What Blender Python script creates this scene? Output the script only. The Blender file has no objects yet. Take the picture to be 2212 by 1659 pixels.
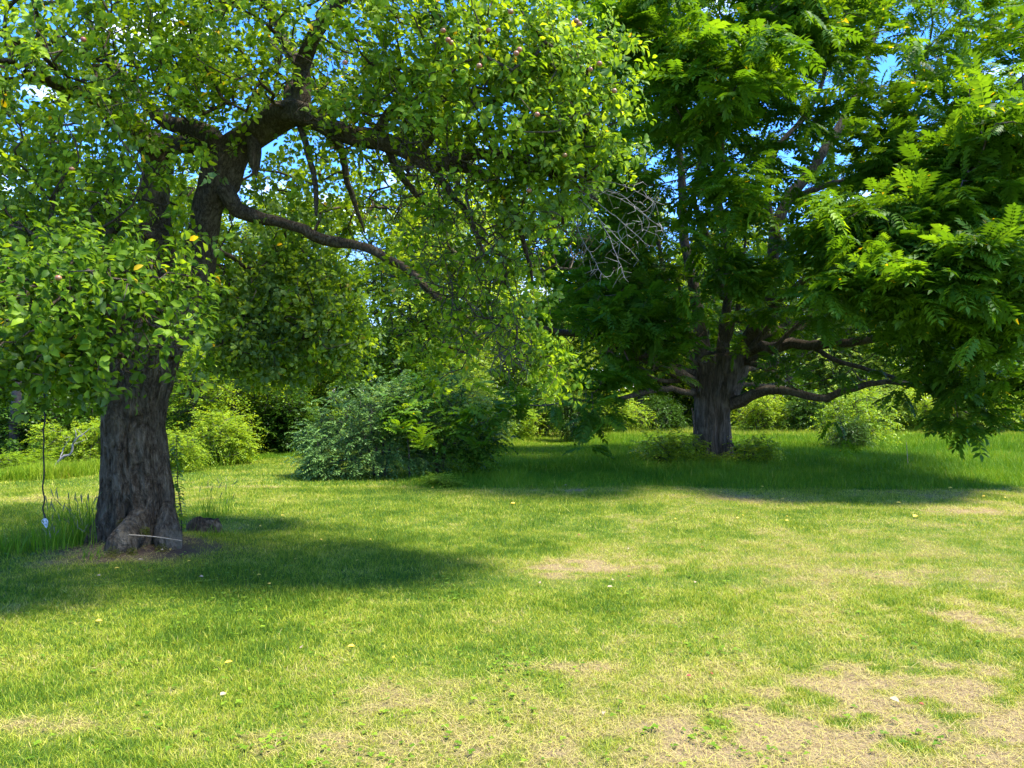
import bpy, math, random
import numpy as np
from mathutils import Vector

# ------------------------------------------------------------------ camera, sky, sun, exposure
SC = bpy.context.scene
COL = SC.collection
F, CX, CY, HZ, CAMZ = 1670.0, 1106.0, 829.5, 866.0, 1.6      # lens of the photograph, in units of a 2212 px wide picture
PITCH = math.atan((HZ - CY) / F)
cam = bpy.data.cameras.new('camera')
cam.sensor_width = 36.0
cam.lens = 36.0 * F / 2212.0
cam.clip_end = 3000
cam.clip_start = 0.05
camo = bpy.data.objects.new('camera', cam); COL.objects.link(camo)
camo.location = (0, 0, CAMZ); camo.rotation_euler = (math.pi / 2 + PITCH, 0, 0)
SC.camera = camo

SUN_EL, SUN_AZ = math.radians(67), math.radians(106)          # azimuth clockwise from +Y: behind the camera, to its right
w = bpy.data.worlds.new('World'); SC.world = w; w.use_nodes = True
nt = w.node_tree; nt.nodes.clear()
def N(nt, typ, **kw):
    n = nt.nodes.new(typ)
    for k, v in kw.items():
        if k in n.inputs.keys() if not isinstance(k, int) else False: n.inputs[k].default_value = v
        else: setattr(n, k, v)
    return n
sky = N(nt, 'ShaderNodeTexSky', sky_type='NISHITA', sun_disc=False)
sky.sun_elevation = SUN_EL; sky.sun_rotation = SUN_AZ; sky.air_density = 1.0; sky.dust_density = 0.3; sky.ozone_density = 3.0
hs = N(nt, 'ShaderNodeHueSaturation'); hs.inputs['Saturation'].default_value = 1.35; hs.inputs['Value'].default_value = 1.0
nt.links.new(sky.outputs[0], hs.inputs['Color'])
tc = N(nt, 'ShaderNodeTexCoord')
mp = N(nt, 'ShaderNodeMapping'); mp.inputs['Scale'].default_value = (1.2, 1.2, 3.2)
nt.links.new(tc.outputs['Generated'], mp.inputs[0])
cn = N(nt, 'ShaderNodeTexNoise'); cn.inputs['Scale'].default_value = 3.0; cn.inputs['Detail'].default_value = 8; cn.inputs['Roughness'].default_value = 0.6
nt.links.new(mp.outputs[0], cn.inputs['Vector'])
cr = N(nt, 'ShaderNodeValToRGB'); cr.color_ramp.elements[0].position = 0.58; cr.color_ramp.elements[1].position = 0.76
nt.links.new(cn.outputs[0], cr.inputs[0])
mx = N(nt, 'ShaderNodeMixRGB'); mx.inputs['Color2'].default_value = (9.5, 9.8, 10.5, 1)
mul = N(nt, 'ShaderNodeMath', operation='MULTIPLY'); mul.inputs[1].default_value = 0.75
nt.links.new(cr.outputs[0], mul.inputs[0]); nt.links.new(mul.outputs[0], mx.inputs[0])
tn = N(nt, 'ShaderNodeMixRGB', blend_type='MULTIPLY'); tn.inputs[0].default_value = 1; tn.inputs['Color2'].default_value = (.72, .69, .98, 1); nt.links.new(hs.outputs[0], tn.inputs['Color1']); nt.links.new(tn.outputs[0], mx.inputs['Color1'])
bg = N(nt, 'ShaderNodeBackground'); bg.inputs['Strength'].default_value = 0.15
nt.links.new(mx.outputs[0], bg.inputs[0])
wo = N(nt, 'ShaderNodeOutputWorld'); nt.links.new(bg.outputs[0], wo.inputs[0])

sl = bpy.data.lights.new('sun', 'SUN'); sl.energy = 3.1; sl.angle = math.radians(9); sl.color = (1.0, 0.95, 0.86)
so = bpy.data.objects.new('sun', sl); COL.objects.link(so)
sd = Vector((math.sin(SUN_AZ) * math.cos(SUN_EL), math.cos(SUN_AZ) * math.cos(SUN_EL), math.sin(SUN_EL)))
so.rotation_euler = sd.to_track_quat('Z', 'Y').to_euler(); so.location = (0, 0, 40)
vs = SC.view_settings; vs.view_transform = 'Standard'; vs.look = 'None'; vs.exposure = 2.2; vs.gamma = 1.0
SC.cycles.max_bounces = 8; SC.cycles.diffuse_bounces = 4; SC.cycles.transmission_bounces = 6; SC.cycles.glossy_bounces = 2

# ------------------------------------------------------------------ helpers
RNG = np.random.default_rng(7)
def P(dx, dy, Y):
    """point seen at (dx, dy) at distance Y"""
    x = (dx - CX) / F; y = (CY - dy) / F
    c, s = math.cos(PITCH), math.sin(PITCH)
    fy = c - y * s; fz = s + y * c
    return np.array([x / fy * Y, Y, CAMZ + fz / fy * Y])
def G(dx, dy):
    x = (dx - CX) / F; y = (CY - dy) / F
    c, s = math.cos(PITCH), math.sin(PITCH)
    fy = c - y * s; fz = s + y * c
    t = -CAMZ / fz
    return np.array([x * t, fy * t, 0.0])
def _h(i, j, k, seed):
    n = (i.astype(np.int64) * 374761393 + j.astype(np.int64) * 668265263 + k.astype(np.int64) * 2147483647 + seed * 1274126177) & 0xffffffff
    n = ((n ^ (n >> 13)) * 1274126177) & 0xffffffff
    n = (n ^ (n >> 16)) & 0xffffffff
    return n / 4294967295.0
def vnoise(x, y, z=None, seed=0):
    x = np.asarray(x, float); y = np.asarray(y, float); z = np.zeros_like(x) if z is None else np.asarray(z, float)
    i, j, k = np.floor(x), np.floor(y), np.floor(z)
    u, v, q = x - i, y - j, z - k
    u = u * u * (3 - 2 * u); v = v * v * (3 - 2 * v); q = q * q * (3 - 2 * q)
    r = 0
    for a in (0, 1):
        for b in (0, 1):
            for c in (0, 1):
                r = r + _h(i + a, j + b, k + c, seed) * (u if a else 1 - u) * (v if b else 1 - v) * (q if c else 1 - q)
    return r
def fbm(x, y, z=None, seed=0, oct=4):
    r, a, t = 0, 1, 0; f = 1
    for o in range(oct):
        r = r + a * vnoise(np.asarray(x) * f, np.asarray(y) * f, None if z is None else np.asarray(z) * f, seed + o * 17); t += a; a *= .5; f *= 2.03
    return r / t

def mesh_np(name, verts, faces, mat, parent=None, attrs=None, smooth=False, loc=None):
    """faces: (n,3) or (n,4) int array, or a list of such arrays; one mesh object"""
    me = bpy.data.meshes.new(name)
    verts = np.asarray(verts, np.float32)
    if loc is not None: verts = verts - np.asarray(loc, np.float32)
    fl = faces if isinstance(faces, list) else [faces]
    fl = [f for f in fl if len(f)]
    me.vertices.add(len(verts)); me.vertices.foreach_set('co', verts.ravel())
    loops = np.concatenate([f.ravel() for f in fl]).astype(np.int32)
    sizes = np.concatenate([np.full(len(f), f.shape[1], np.int32) for f in fl])
    starts = np.concatenate([[0], np.cumsum(sizes)[:-1]]).astype(np.int32)
    me.loops.add(len(loops)); me.loops.foreach_set('vertex_index', loops)
    me.polygons.add(len(sizes)); me.polygons.foreach_set('loop_start', starts); 
    if smooth: me.polygons.foreach_set('use_smooth', np.ones(len(sizes), bool))
    me.update(calc_edges=True)
    for k, (dom, a) in (attrs or {}).items():
        at = me.attributes.new(k, 'FLOAT', dom); at.data.foreach_set('value', np.asarray(a, np.float32))
    if mat: me.materials.append(mat)
    o = bpy.data.objects.new(name, me); COL.objects.link(o)
    if parent is not None: o.parent = parent
    if loc is not None and parent is None: o.location = loc
    return o
def tag(o, label=None, cat=None, group=None, kind=None):
    if label: o['label'] = label
    if cat: o['category'] = cat
    if group: o['group'] = group
    if kind: o['kind'] = kind
    return o
def thing(name, loc, label, cat, group=None):
    o = bpy.data.objects.new(name, None); COL.objects.link(o); o.location = loc; o.empty_display_size = .2
    return tag(o, label, cat, group)
def norm(v):
    return v / np.maximum(np.linalg.norm(v, axis=-1, keepdims=True), 1e-9)

def stamp(tv, tf, pos, d, n, scale, wid=None):
    """copies of a little template (x = along, y = side, z = up) at pos, pointing along d with upper side n"""
    d = norm(d); s = norm(np.cross(n, d)); u = np.cross(d, s)
    sc = np.asarray(scale)[:, None, None] * np.ones((1, 1, 1))
    wd = sc if wid is None else np.asarray(wid)[:, None, None]
    V = pos[:, None, :] + tv[None, :, 0:1] * sc * d[:, None, :] + tv[None, :, 1:2] * wd * s[:, None, :] + tv[None, :, 2:3] * sc * u[:, None, :]
    Fc = tf[None] + (np.arange(len(pos)) * len(tv))[:, None, None]
    return V.reshape(-1, 3), Fc.reshape(-1, tf.shape[1])

# leaf templates --------------------------------------------------
LEAF = (np.array([(0, 0, 0), (.32, .29, .07), (.35, 0, 0), (.32, -.29, .07), (.72, .22, .02), (.72, 0, -.03), (.72, -.22, .02), (1, 0, -.12)], float),
        np.array([(0, 2, 1), (0, 3, 2), (1, 2, 5), (1, 5, 4), (3, 6, 5), (3, 5, 2), (4, 5, 7), (6, 7, 5)]))
CURL = (np.array([(0, 0, 0), (.30, .25, .10), (.35, 0, 0), (.32, -.27, .05), (.70, .20, .10), (.72, 0, -.06), (.68, -.24, -.02), (.98, .04, -.24)], float), LEAF[1])
LEAFS = (np.array([(0, 0, 0), (.45, .27, .05), (.45, -.27, .05), (1, 0, -.08)], float), np.array([(0, 2, 1), (1, 2, 3)]))
SLIM = (np.array([(0, 0, 0), (.45, .16, .03), (.45, -.16, .03), (1, 0, -.1)], float), np.array([(0, 2, 1), (1, 2, 3)]))
def compound(npairs, rng, droop=.5, detail=True):
    """a pinnate leaf: arching stalk, leaflet pairs hanging from it, one at the tip (unit length)"""
    V, Fc = [], []
    def pt(t): return np.array([t * (1 - .12 * droop * t), 0, .10 * t - droop * .38 * t * t])
    def leaflet(b, d, up, L, W):
        d = d / np.linalg.norm(d); s = np.cross(up, d); s /= np.linalg.norm(s); u = np.cross(d, s); k = len(V)
        for a, q, r in ((0, 0, 0), (.4, .5, .12), (.42, 0, 0), (.4, -.5, .12), (1, 0, -.18)):
            V.append(b + d * a * L + s * q * W + u * r * W * 1.2)
        Fc.extend([(k, k + 2, k + 1), (k, k + 3, k + 2), (k + 1, k + 2, k + 4), (k + 3, k + 4, k + 2)])
    for i in range(npairs):
        t = .24 + .70 * i / (npairs - 1)
        L = (.25 + .08 * math.sin(math.pi * (i + 1) / (npairs + 1))) * rng.uniform(.9, 1.1)
        for s in (-1, 1):
            leaflet(pt(t), np.array([.55, s, rng.uniform(-.55, -.12)]), np.array([0, s * .3, 1.0]), L, L * .46)
    leaflet(pt(.97), np.array([1, rng.uniform(-.2, .2), -.5]), np.array([0, 0, 1.0]), .28, .12)
    k = len(V)
    for t in (0, .34, .67, 1):
        p = pt(t); V.extend([p + [0, .008, 0], p + [0, -.008, 0]])
    for i in range(3):
        a = k + 2 * i; Fc.extend([(a, a + 1, a + 3), (a, a + 3, a + 2)])
    return np.array(V), np.array(Fc)
_r = random.Random(3)
COMP = [compound(6, _r, .45), compound(5, _r, .8), compound(6, _r, 1.05)]

# tubes -----------------------------------------------------------
def catmull(pts, step):
    pts = [np.asarray(p, float) for p in pts]
    q = [2 * pts[0] - pts[1]] + pts + [2 * pts[-1] - pts[-2]]
    out = []
    for i in range(1, len(q) - 2):
        n = max(1, int(math.ceil(np.linalg.norm((q[i + 1] - q[i])[:3]) / step)))
        for k in range(n):
            t = k / n
            out.append(.5 * ((2 * q[i]) + (q[i + 1] - q[i - 1]) * t + (2 * q[i - 1] - 5 * q[i] + 4 * q[i + 1] - q[i + 2]) * t * t + (3 * q[i] - q[i - 1] - 3 * q[i + 1] + q[i + 2]) * t ** 3))
    out.append(pts[-1]); return np.array(out)
def tube(pts, rad, sides, base=0, rough=0.0, seed=0):
    pts = np.asarray(pts, float); rad = np.asarray(rad, float); n = len(pts)
    tg = norm(np.gradient(pts, axis=0))
    a = np.cross(tg[0], [0.3, 0.1, 1.0]); 
    if np.linalg.norm(a) < 1e-3: a = np.array([1.0, 0, 0])
    a /= np.linalg.norm(a); A = np.zeros((n, 3))
    for i in range(n):
        a = a - tg[i] * a.dot(tg[i]); a /= max(np.linalg.norm(a), 1e-9); A[i] = a
    B = np.cross(tg, A)
    th = np.arange(sides) * 2 * math.pi / sides
    R = rad[:, None] * np.ones((1, sides))
    if rough > 0:
        s = np.cumsum(np.r_[0, np.linalg.norm(np.diff(pts, axis=0), axis=1)])
        cxx = np.cos(th)[None] * 1.6 + 0 * s[:, None]; cyy = np.sin(th)[None] * 1.6 + 0 * s[:, None]; zz = s[:, None] / max(rad.max(), .02) * .45 + 0 * cxx
        R = R * (1 + rough * 2 * (fbm(cxx + seed, cyy, zz, seed, 3) - .5))
    V = pts[:, None] + R[..., None] * (np.cos(th)[None, :, None] * A[:, None] + np.sin(th)[None, :, None] * B[:, None])
    i = np.arange(n - 1)[:, None] * sides; j = np.arange(sides)[None]; j2 = (j + 1) % sides
    Fq = np.stack([i + j, i + j2, i + sides + j2, i + sides + j], -1).reshape(-1, 4) + base
    return V.reshape(-1, 3), Fq
class Tree:
    def __init__(s, seed):
        s.p, s.par, s.rm = [], [], []; s.rng = np.random.default_rng(seed); s.tips = []
    def near(s, q, frm=0):
        P_ = np.array(s.p[frm:]); return frm + int(np.argmin(((P_ - q) ** 2).sum(1)))
    def limb(s, pts, step=.18, attach=True):
        """pts: (x, y, z, r) control points"""
        c = catmull([np.asarray(p, float) for p in pts], step)
        par = s.near(c[0][:3]) if (attach and s.p) else -1
        for q in c:
            j = s.rng.normal(0, min(.012, .05 * step), 3) if len(s.p) else 0
            s.p.append(q[:3] + j); s.par.append(par); s.rm.append(q[3]); par = len(s.p) - 1
        s.tips.append((par, 1.0)); return par
    def grow(s, targets, seg=.22, jit=.05, sag=.05, back=.6, frm=0):
        P_ = np.zeros((len(s.p) + len(targets) * 26 + 10, 3)); n = len(s.p); P_[:n] = s.p
        D = np.zeros_like(P_); 
        for i in range(n):
            D[i] = P_[i] - P_[s.par[i]] if s.par[i] >= 0 else (0, 0, 1)
        D[:n] = norm(D[:n])
        best = np.array([((P_[frm:n] - t) ** 2).sum(1).min() for t in targets])
        for t in np.asarray(targets)[np.argsort(best)]:
            dv = t - P_[frm:n]; dist = np.linalg.norm(dv, axis=1)
            cosb = (dv * D[frm:n]).sum(1) / np.maximum(dist, 1e-6)
            i = frm + int(np.argmin(dist * (1 + back * (1 - cosb) * .5)))
            L = np.linalg.norm(t - P_[i])
            if L < .05: continue
            m = min(25, max(1, int(round(L / seg))))
            c1 = P_[i] + D[i] * L * .35 + s.rng.normal(0, .06, 3) * L
            u = np.arange(1, m + 1) / m
            path = ((1 - u) ** 2)[:, None] * P_[i] + (2 * u * (1 - u))[:, None] * c1 + (u ** 2)[:, None] * t
            path[:, 2] -= sag * L * 4 * u * (1 - u)
            path[:-1] += s.rng.normal(0, jit, (m - 1, 3)) * seg * 2
            par = i
            for q in path:
                P_[n] = q; D[n] = norm(q - P_[par]); s.par.append(par); s.rm.append(0.0); par = n; n += 1
            s.tips.append((par, L))
        s.p = list(P_[:n])
    def radii(s, tip=.004, ex=.42):
        n = len(s.p); cnt = np.zeros(n)
        for i, _ in s.tips: cnt[i] += 1
        par = np.array(s.par)
        for i in range(n - 1, -1, -1):
            if par[i] >= 0: cnt[par[i]] += cnt[i]
        r = tip * np.maximum(cnt, 1) ** ex
        rm = np.array(s.rm)
        return np.where(rm > 0, rm, r), cnt
    def mesh(s, name, mat, parent, tip=.004, ex=.42, rough=.18, minr=0):
        r, cnt = s.radii(tip, ex); n = len(s.p); kids = [[] for _ in range(n)]
        for i, p in enumerate(s.par):
            if p >= 0: kids[p].append(i)
        Vs, Fs, base = [], [], 0
        Pp = np.array(s.p)
        for st in range(n):
            par = s.par[st]
            if par >= 0:
                best = max(kids[par], key=lambda k: (s.rm[k] > 0, r[k]))
                if best == st and not (s.rm[par] > 0 and s.rm[st] == 0): continue
            ch = ([par] if par >= 0 else []) + [st]; k = st
            while kids[k]:
                b = max(kids[k], key=lambda q: (s.rm[q] > 0, r[q]))
                if s.rm[k] > 0 and s.rm[b] == 0: break
                ch.append(b); k = b
            if len(ch) < 2: continue
            rr = r[ch].copy()
            if par >= 0: rr[0] = min(rr[1] * 1.25, r[par])
            if not kids[k]: rr[-1] *= .6
            if rr.max() < minr: continue
            mr = rr.max(); sides = 20 if mr > .12 else 12 if mr > .06 else 8 if mr > .025 else 5 if mr > .009 else 3
            V, Fq = tube(Pp[ch], rr, sides, base, rough if mr > .03 else 0, st)
            Vs.append(V); Fs.append(Fq); base += len(V)
        V = np.concatenate(Vs); L = np.array(parent.location) if parent else None
        return mesh_np(name, V, np.concatenate(Fs), mat, parent, smooth=True, loc=L)

def blob(rng, c, r, n, shell=0.0, zmin=.3):
    out = []; tries = 0
    while len(out) < n:
        v = rng.normal(size=3); v /= np.linalg.norm(v)
        rad = (shell ** 3 + (1 - shell ** 3) * rng.random()) ** (1 / 3)
        q = np.asarray(c) + v * rad * np.asarray(r)
        tries += 1
        if q[2] > zmin or tries > 60 * n: out.append(q)
    return out

# ------------------------------------------------------------------ materials
def newmat(name):
    m = bpy.data.materials.new(name); m.use_nodes = True; m.node_tree.nodes.clear(); return m, m.node_tree
def ramp(nt, stops):
    r = nt.nodes.new('ShaderNodeValToRGB'); e = r.color_ramp.elements
    while len(e) < len(stops): e.new(.5)
    for k, (p, c) in enumerate(stops): e[k].position = p; e[k].color = (*c, 1)
    return r
def leafmat(name, stops, trans=.35, tint=(1.35, 1.25, .5), rough=.42, spec=.35, under=None, blue=.5):
    m, nt = newmat(name)
    at = nt.nodes.new('ShaderNodeAttribute'); at.attribute_name = 'v'
    stops = [(p, (c[0], c[1], c[2] * blue)) for p, c in stops]; spec *= .55
    r = ramp(nt, stops); nt.links.new(at.outputs['Fac'], r.inputs[0]); col = r.outputs[0]
    base = col
    if under:
        ge = nt.nodes.new('ShaderNodeNewGeometry'); mu = nt.nodes.new('ShaderNodeMixRGB'); mu.inputs['Color2'].default_value = (*under, 1)
        sc = nt.nodes.new('ShaderNodeMath'); sc.operation = 'MULTIPLY'; sc.inputs[1].default_value = .6
        nt.links.new(ge.outputs['Backfacing'], sc.inputs[0]); nt.links.new(sc.outputs[0], mu.inputs[0]); nt.links.new(col, mu.inputs['Color1']); base = mu.outputs[0]
    b = nt.nodes.new('ShaderNodeBsdfPrincipled'); b.inputs['Roughness'].default_value = rough; b.inputs['Specular IOR Level'].default_value = spec
    nt.links.new(base, b.inputs['Base Color'])
    t = nt.nodes.new('ShaderNodeBsdfTranslucent'); mm = nt.nodes.new('ShaderNodeMixRGB'); mm.blend_type = 'MULTIPLY'; mm.inputs[0].default_value = 1; mm.inputs['Color2'].default_value = (*tint, 1)
    nt.links.new(col, mm.inputs['Color1']); nt.links.new(mm.outputs[0], t.inputs[0])
    x = nt.nodes.new('ShaderNodeMixShader'); x.inputs[0].default_value = trans
    nt.links.new(b.outputs[0], x.inputs[1]); nt.links.new(t.outputs[0], x.inputs[2])
    o = nt.nodes.new('ShaderNodeOutputMaterial'); nt.links.new(x.outputs[0], o.inputs[0]); return m
def barkmat(name, c1, c2, c3, scale=14, stretch=.22, bump=.6, dist=.02):
    m, nt = newmat(name)
    tc = nt.nodes.new('ShaderNodeTexCoord'); mp = nt.nodes.new('ShaderNodeMapping'); mp.inputs['Scale'].default_value = (1, 1, stretch)
    nt.links.new(tc.outputs['Object'], mp.inputs[0])
    nz = nt.nodes.new('ShaderNodeTexNoise'); nz.inputs['Scale'].default_value = 5; nz.inputs['Detail'].default_value = 4
    nt.links.new(mp.outputs[0], nz.inputs[0])
    ad = nt.nodes.new('ShaderNodeMixRGB'); ad.blend_type = 'ADD'; ad.inputs[0].default_value = .12
    nt.links.new(mp.outputs[0], ad.inputs['Color1']); nt.links.new(nz.outputs['Color'], ad.inputs['Color2'])
    vo = nt.nodes.new('ShaderNodeTexVoronoi'); vo.feature = 'DISTANCE_TO_EDGE'; vo.inputs['Scale'].default_value = scale
    nt.links.new(ad.outputs[0], vo.inputs['Vector'])
    n2 = nt.nodes.new('ShaderNodeTexNoise'); n2.inputs['Scale'].default_value = scale * 3; n2.inputs['Detail'].default_value = 8; n2.inputs['Roughness'].default_value = .7
    nt.links.new(mp.outputs[0], n2.inputs[0])
    n3 = nt.nodes.new('ShaderNodeTexNoise'); n3.inputs['Scale'].default_value = 2.2; n3.inputs['Detail'].default_value = 5
    nt.links.new(tc.outputs['Object'], n3.inputs[0])
    wv = nt.nodes.new('ShaderNodeTexNoise'); wv.inputs['Scale'].default_value = scale * .62; wv.inputs['Detail'].default_value = 6; wv.inputs['Roughness'].default_value = .6; wv.inputs['Distortion'].default_value = .6
    m9 = nt.nodes.new('ShaderNodeMapping'); m9.inputs['Scale'].default_value = (1, 1, stretch * 1.1); nt.links.new(tc.outputs['Object'], m9.inputs[0]); nt.links.new(m9.outputs[0], wv.inputs[0])
    a1 = nt.nodes.new('ShaderNodeMath'); a1.operation = 'SUBTRACT'; a1.inputs[1].default_value = .5; nt.links.new(wv.outputs[0], a1.inputs[0])
    a2 = nt.nodes.new('ShaderNodeMath'); a2.operation = 'ABSOLUTE'; nt.links.new(a1.outputs[0], a2.inputs[0])
    a3 = nt.nodes.new('ShaderNodeMath'); a3.operation = 'MULTIPLY'; a3.inputs[1].default_value = 4.5; a3.use_clamp = True; nt.links.new(a2.outputs[0], a3.inputs[0])   # fissures
    r1 = ramp(nt, [(0, c1), (.28, c2), (.75, c3)])
    mr = nt.nodes.new('ShaderNodeMath'); mr.operation = 'MULTIPLY_ADD'; mr.inputs[1].default_value = 1.4; 
    hv = nt.nodes.new('ShaderNodeMath'); hv.operation = 'MULTIPLY_ADD'; hv.inputs[1].default_value = .30; nt.links.new(a3.outputs[0], hv.inputs[0]); vh = nt.nodes.new('ShaderNodeMath'); vh.operation = 'MULTIPLY'; vh.inputs[1].default_value = .35; nt.links.new(vo.outputs[0], vh.inputs[0]); nt.links.new(vh.outputs[0], hv.inputs[2]); nt.links.new(hv.outputs[0], mr.inputs[0]); 
    s2 = nt.nodes.new('ShaderNodeMath'); s2.operation = 'SUBTRACT'; s2.inputs[1].default_value = .28
    nt.links.new(n2.outputs[0], s2.inputs[0]); nt.links.new(s2.outputs[0], mr.inputs[2]); nt.links.new(mr.outputs[0], r1.inputs[0])
    lm = ramp(nt, [(.55, (0, 0, 0)), (.72, (1, 1, 1))]); nt.links.new(n3.outputs[0], lm.inputs[0])
    lf = nt.nodes.new('ShaderNodeMath'); lf.operation = 'MULTIPLY'; nt.links.new(lm.outputs[0], lf.inputs[0]); nt.links.new(n2.outputs[0], lf.inputs[1])
    mxx = nt.nodes.new('ShaderNodeMixRGB'); mxx.inputs['Color2'].default_value = (c3[0] * 1.5, c3[1] * 1.55, c3[2] * 1.5, 1)
    nt.links.new(lf.outputs[0], mxx.inputs[0]); nt.links.new(r1.outputs[0], mxx.inputs['Color1'])
    b = nt.nodes.new('ShaderNodeBsdfPrincipled'); b.inputs['Roughness'].default_value = .95; b.inputs['Specular IOR Level'].default_value = .05
    nt.links.new(mxx.outputs[0], b.inputs['Base Color'])
    hsum = nt.nodes.new('ShaderNodeMath'); hsum.operation = 'ADD'
    sq = nt.nodes.new('ShaderNodeMath'); sq.operation = 'MINIMUM'; sq.inputs[1].default_value = .25; nt.links.new(vo.outputs[0], sq.inputs[0])
    s4 = nt.nodes.new('ShaderNodeMath'); s4.operation = 'MULTIPLY'; s4.inputs[1].default_value = 1.2; nt.links.new(sq.outputs[0], s4.inputs[0])
    s5 = nt.nodes.new('ShaderNodeMath'); s5.operation = 'MULTIPLY_ADD'; s5.inputs[1].default_value = 1.6; nt.links.new(a3.outputs[0], s5.inputs[0]); nt.links.new(n2.outputs[0], s5.inputs[2]); nt.links.new(s4.outputs[0], hsum.inputs[0]); nt.links.new(s5.outputs[0], hsum.inputs[1])
    bp = nt.nodes.new('ShaderNodeBump'); bp.inputs['Strength'].default_value = bump; bp.inputs['Distance'].default_value = dist
    nt.links.new(hsum.outputs[0], bp.inputs['Height']); nt.links.new(bp.outputs[0], b.inputs['Normal'])
    o = nt.nodes.new('ShaderNodeOutputMaterial'); nt.links.new(b.outputs[0], o.inputs[0]); return m
def plain(name, c1, c2, scale=20, rough=.7, bump=0, spec=.3):
    m, nt = newmat(name)
    tc = nt.nodes.new('ShaderNodeTexCoord'); nz = nt.nodes.new('ShaderNodeTexNoise'); nz.inputs['Scale'].default_value = scale; nz.inputs['Detail'].default_value = 5
    nt.links.new(tc.outputs['Object'], nz.inputs[0]); r = ramp(nt, [(.35, c1), (.65, c2)]); nt.links.new(nz.outputs[0], r.inputs[0])
    b = nt.nodes.new('ShaderNodeBsdfPrincipled'); b.inputs['Roughness'].default_value = rough; b.inputs['Specular IOR Level'].default_value = spec
    nt.links.new(r.outputs[0], b.inputs['Base Color'])
    if bump:
        bp = nt.nodes.new('ShaderNodeBump'); bp.inputs['Strength'].default_value = bump; bp.inputs['Distance'].default_value = .01
        nt.links.new(nz.outputs[0], bp.inputs['Height']); nt.links.new(bp.outputs[0], b.inputs['Normal'])
    o = nt.nodes.new('ShaderNodeOutputMaterial'); nt.links.new(b.outputs[0], o.inputs[0]); return m

YEL = (.62, .42, .03)
M_apple = leafmat('apple_leaf', [(0, (.050, .115, .012)), (.45, (.12, .22, .022)), (.8, (.28, .42, .04)), (.972, (.42, .56, .07)), (.985, YEL)], .50, (1.6, 1.4, .35), .5, .25, under=(.17, .25, .11))
M_walnut = leafmat('walnut_leaf', [(0, (.045, .115, .012)), (.45, (.085, .185, .028)), (.8, (.17, .305, .04)), (.975, (.34, .50, .03)), (.99, YEL)], .50, (1.7, 1.45, .3), .45, .3)
M_wood1 = leafmat('woodland_leaf', [(0, (.09, .17, .02)), (.5, (.21, .33, .04)), (1, (.38, .49, .08))], .48, (1.6, 1.35, .35))
M_wood2 = leafmat('pale_leaf', [(0, (.11, .18, .05)), (.5, (.22, .33, .08)), (1, (.40, .50, .16))], .45, (1.3, 1.2, .5))
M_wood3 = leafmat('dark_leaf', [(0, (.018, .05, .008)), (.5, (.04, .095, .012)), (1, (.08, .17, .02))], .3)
M_dkgreen = leafmat('deep_green_leaf', [(0, (.03, .085, .012)), (.5, (.06, .15, .02)), (1, (.14, .26, .05))], .38)
M_yell = leafmat('yellow_green_leaf', [(0, (.09, .18, .02)), (.5, (.19, .32, .03)), (1, (.38, .49, .045))], .46, (1.4, 1.2, .4))
M_silver = leafmat('silvery_leaf', [(0, (.04, .10, .03)), (.5, (.10, .19, .06)), (1, (.20, .33, .13))], .3, (1.2, 1.2, .7), .5, .4, under=(.22, .34, .15), blue=.6)
M_weed = leafmat('weed_leaf', [(0, (.08, .17, .02)), (.6, (.14, .26, .03)), (1, (.26, .38, .05))], .42)
M_barkA = barkmat('apple_bark', (.010, .007, .003), (.080, .060, .036), (.24, .195, .125), 12, .38, 1.0, .06)
M_barkB = barkmat('walnut_bark', (.012, .009, .004), (.085, .066, .042), (.21, .17, .115), 9, .14, .9, .04)
M_limb = barkmat('limb_bark', (.012, .008, .004), (.050, .038, .024), (.14, .115, .08), 24, .5, .6, .01)
M_limbB = barkmat('walnut_limb_bark', (.02, .015, .009), (.085, .066, .044), (.19, .155, .112), 14, .4, .6, .015)
M_dead = plain('dead_wood', (.13, .115, .10), (.32, .29, .26), 40, .9)
M_twig = plain('woodland_bark', (.04, .03, .025), (.10, .085, .07), 12, .95)

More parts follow.
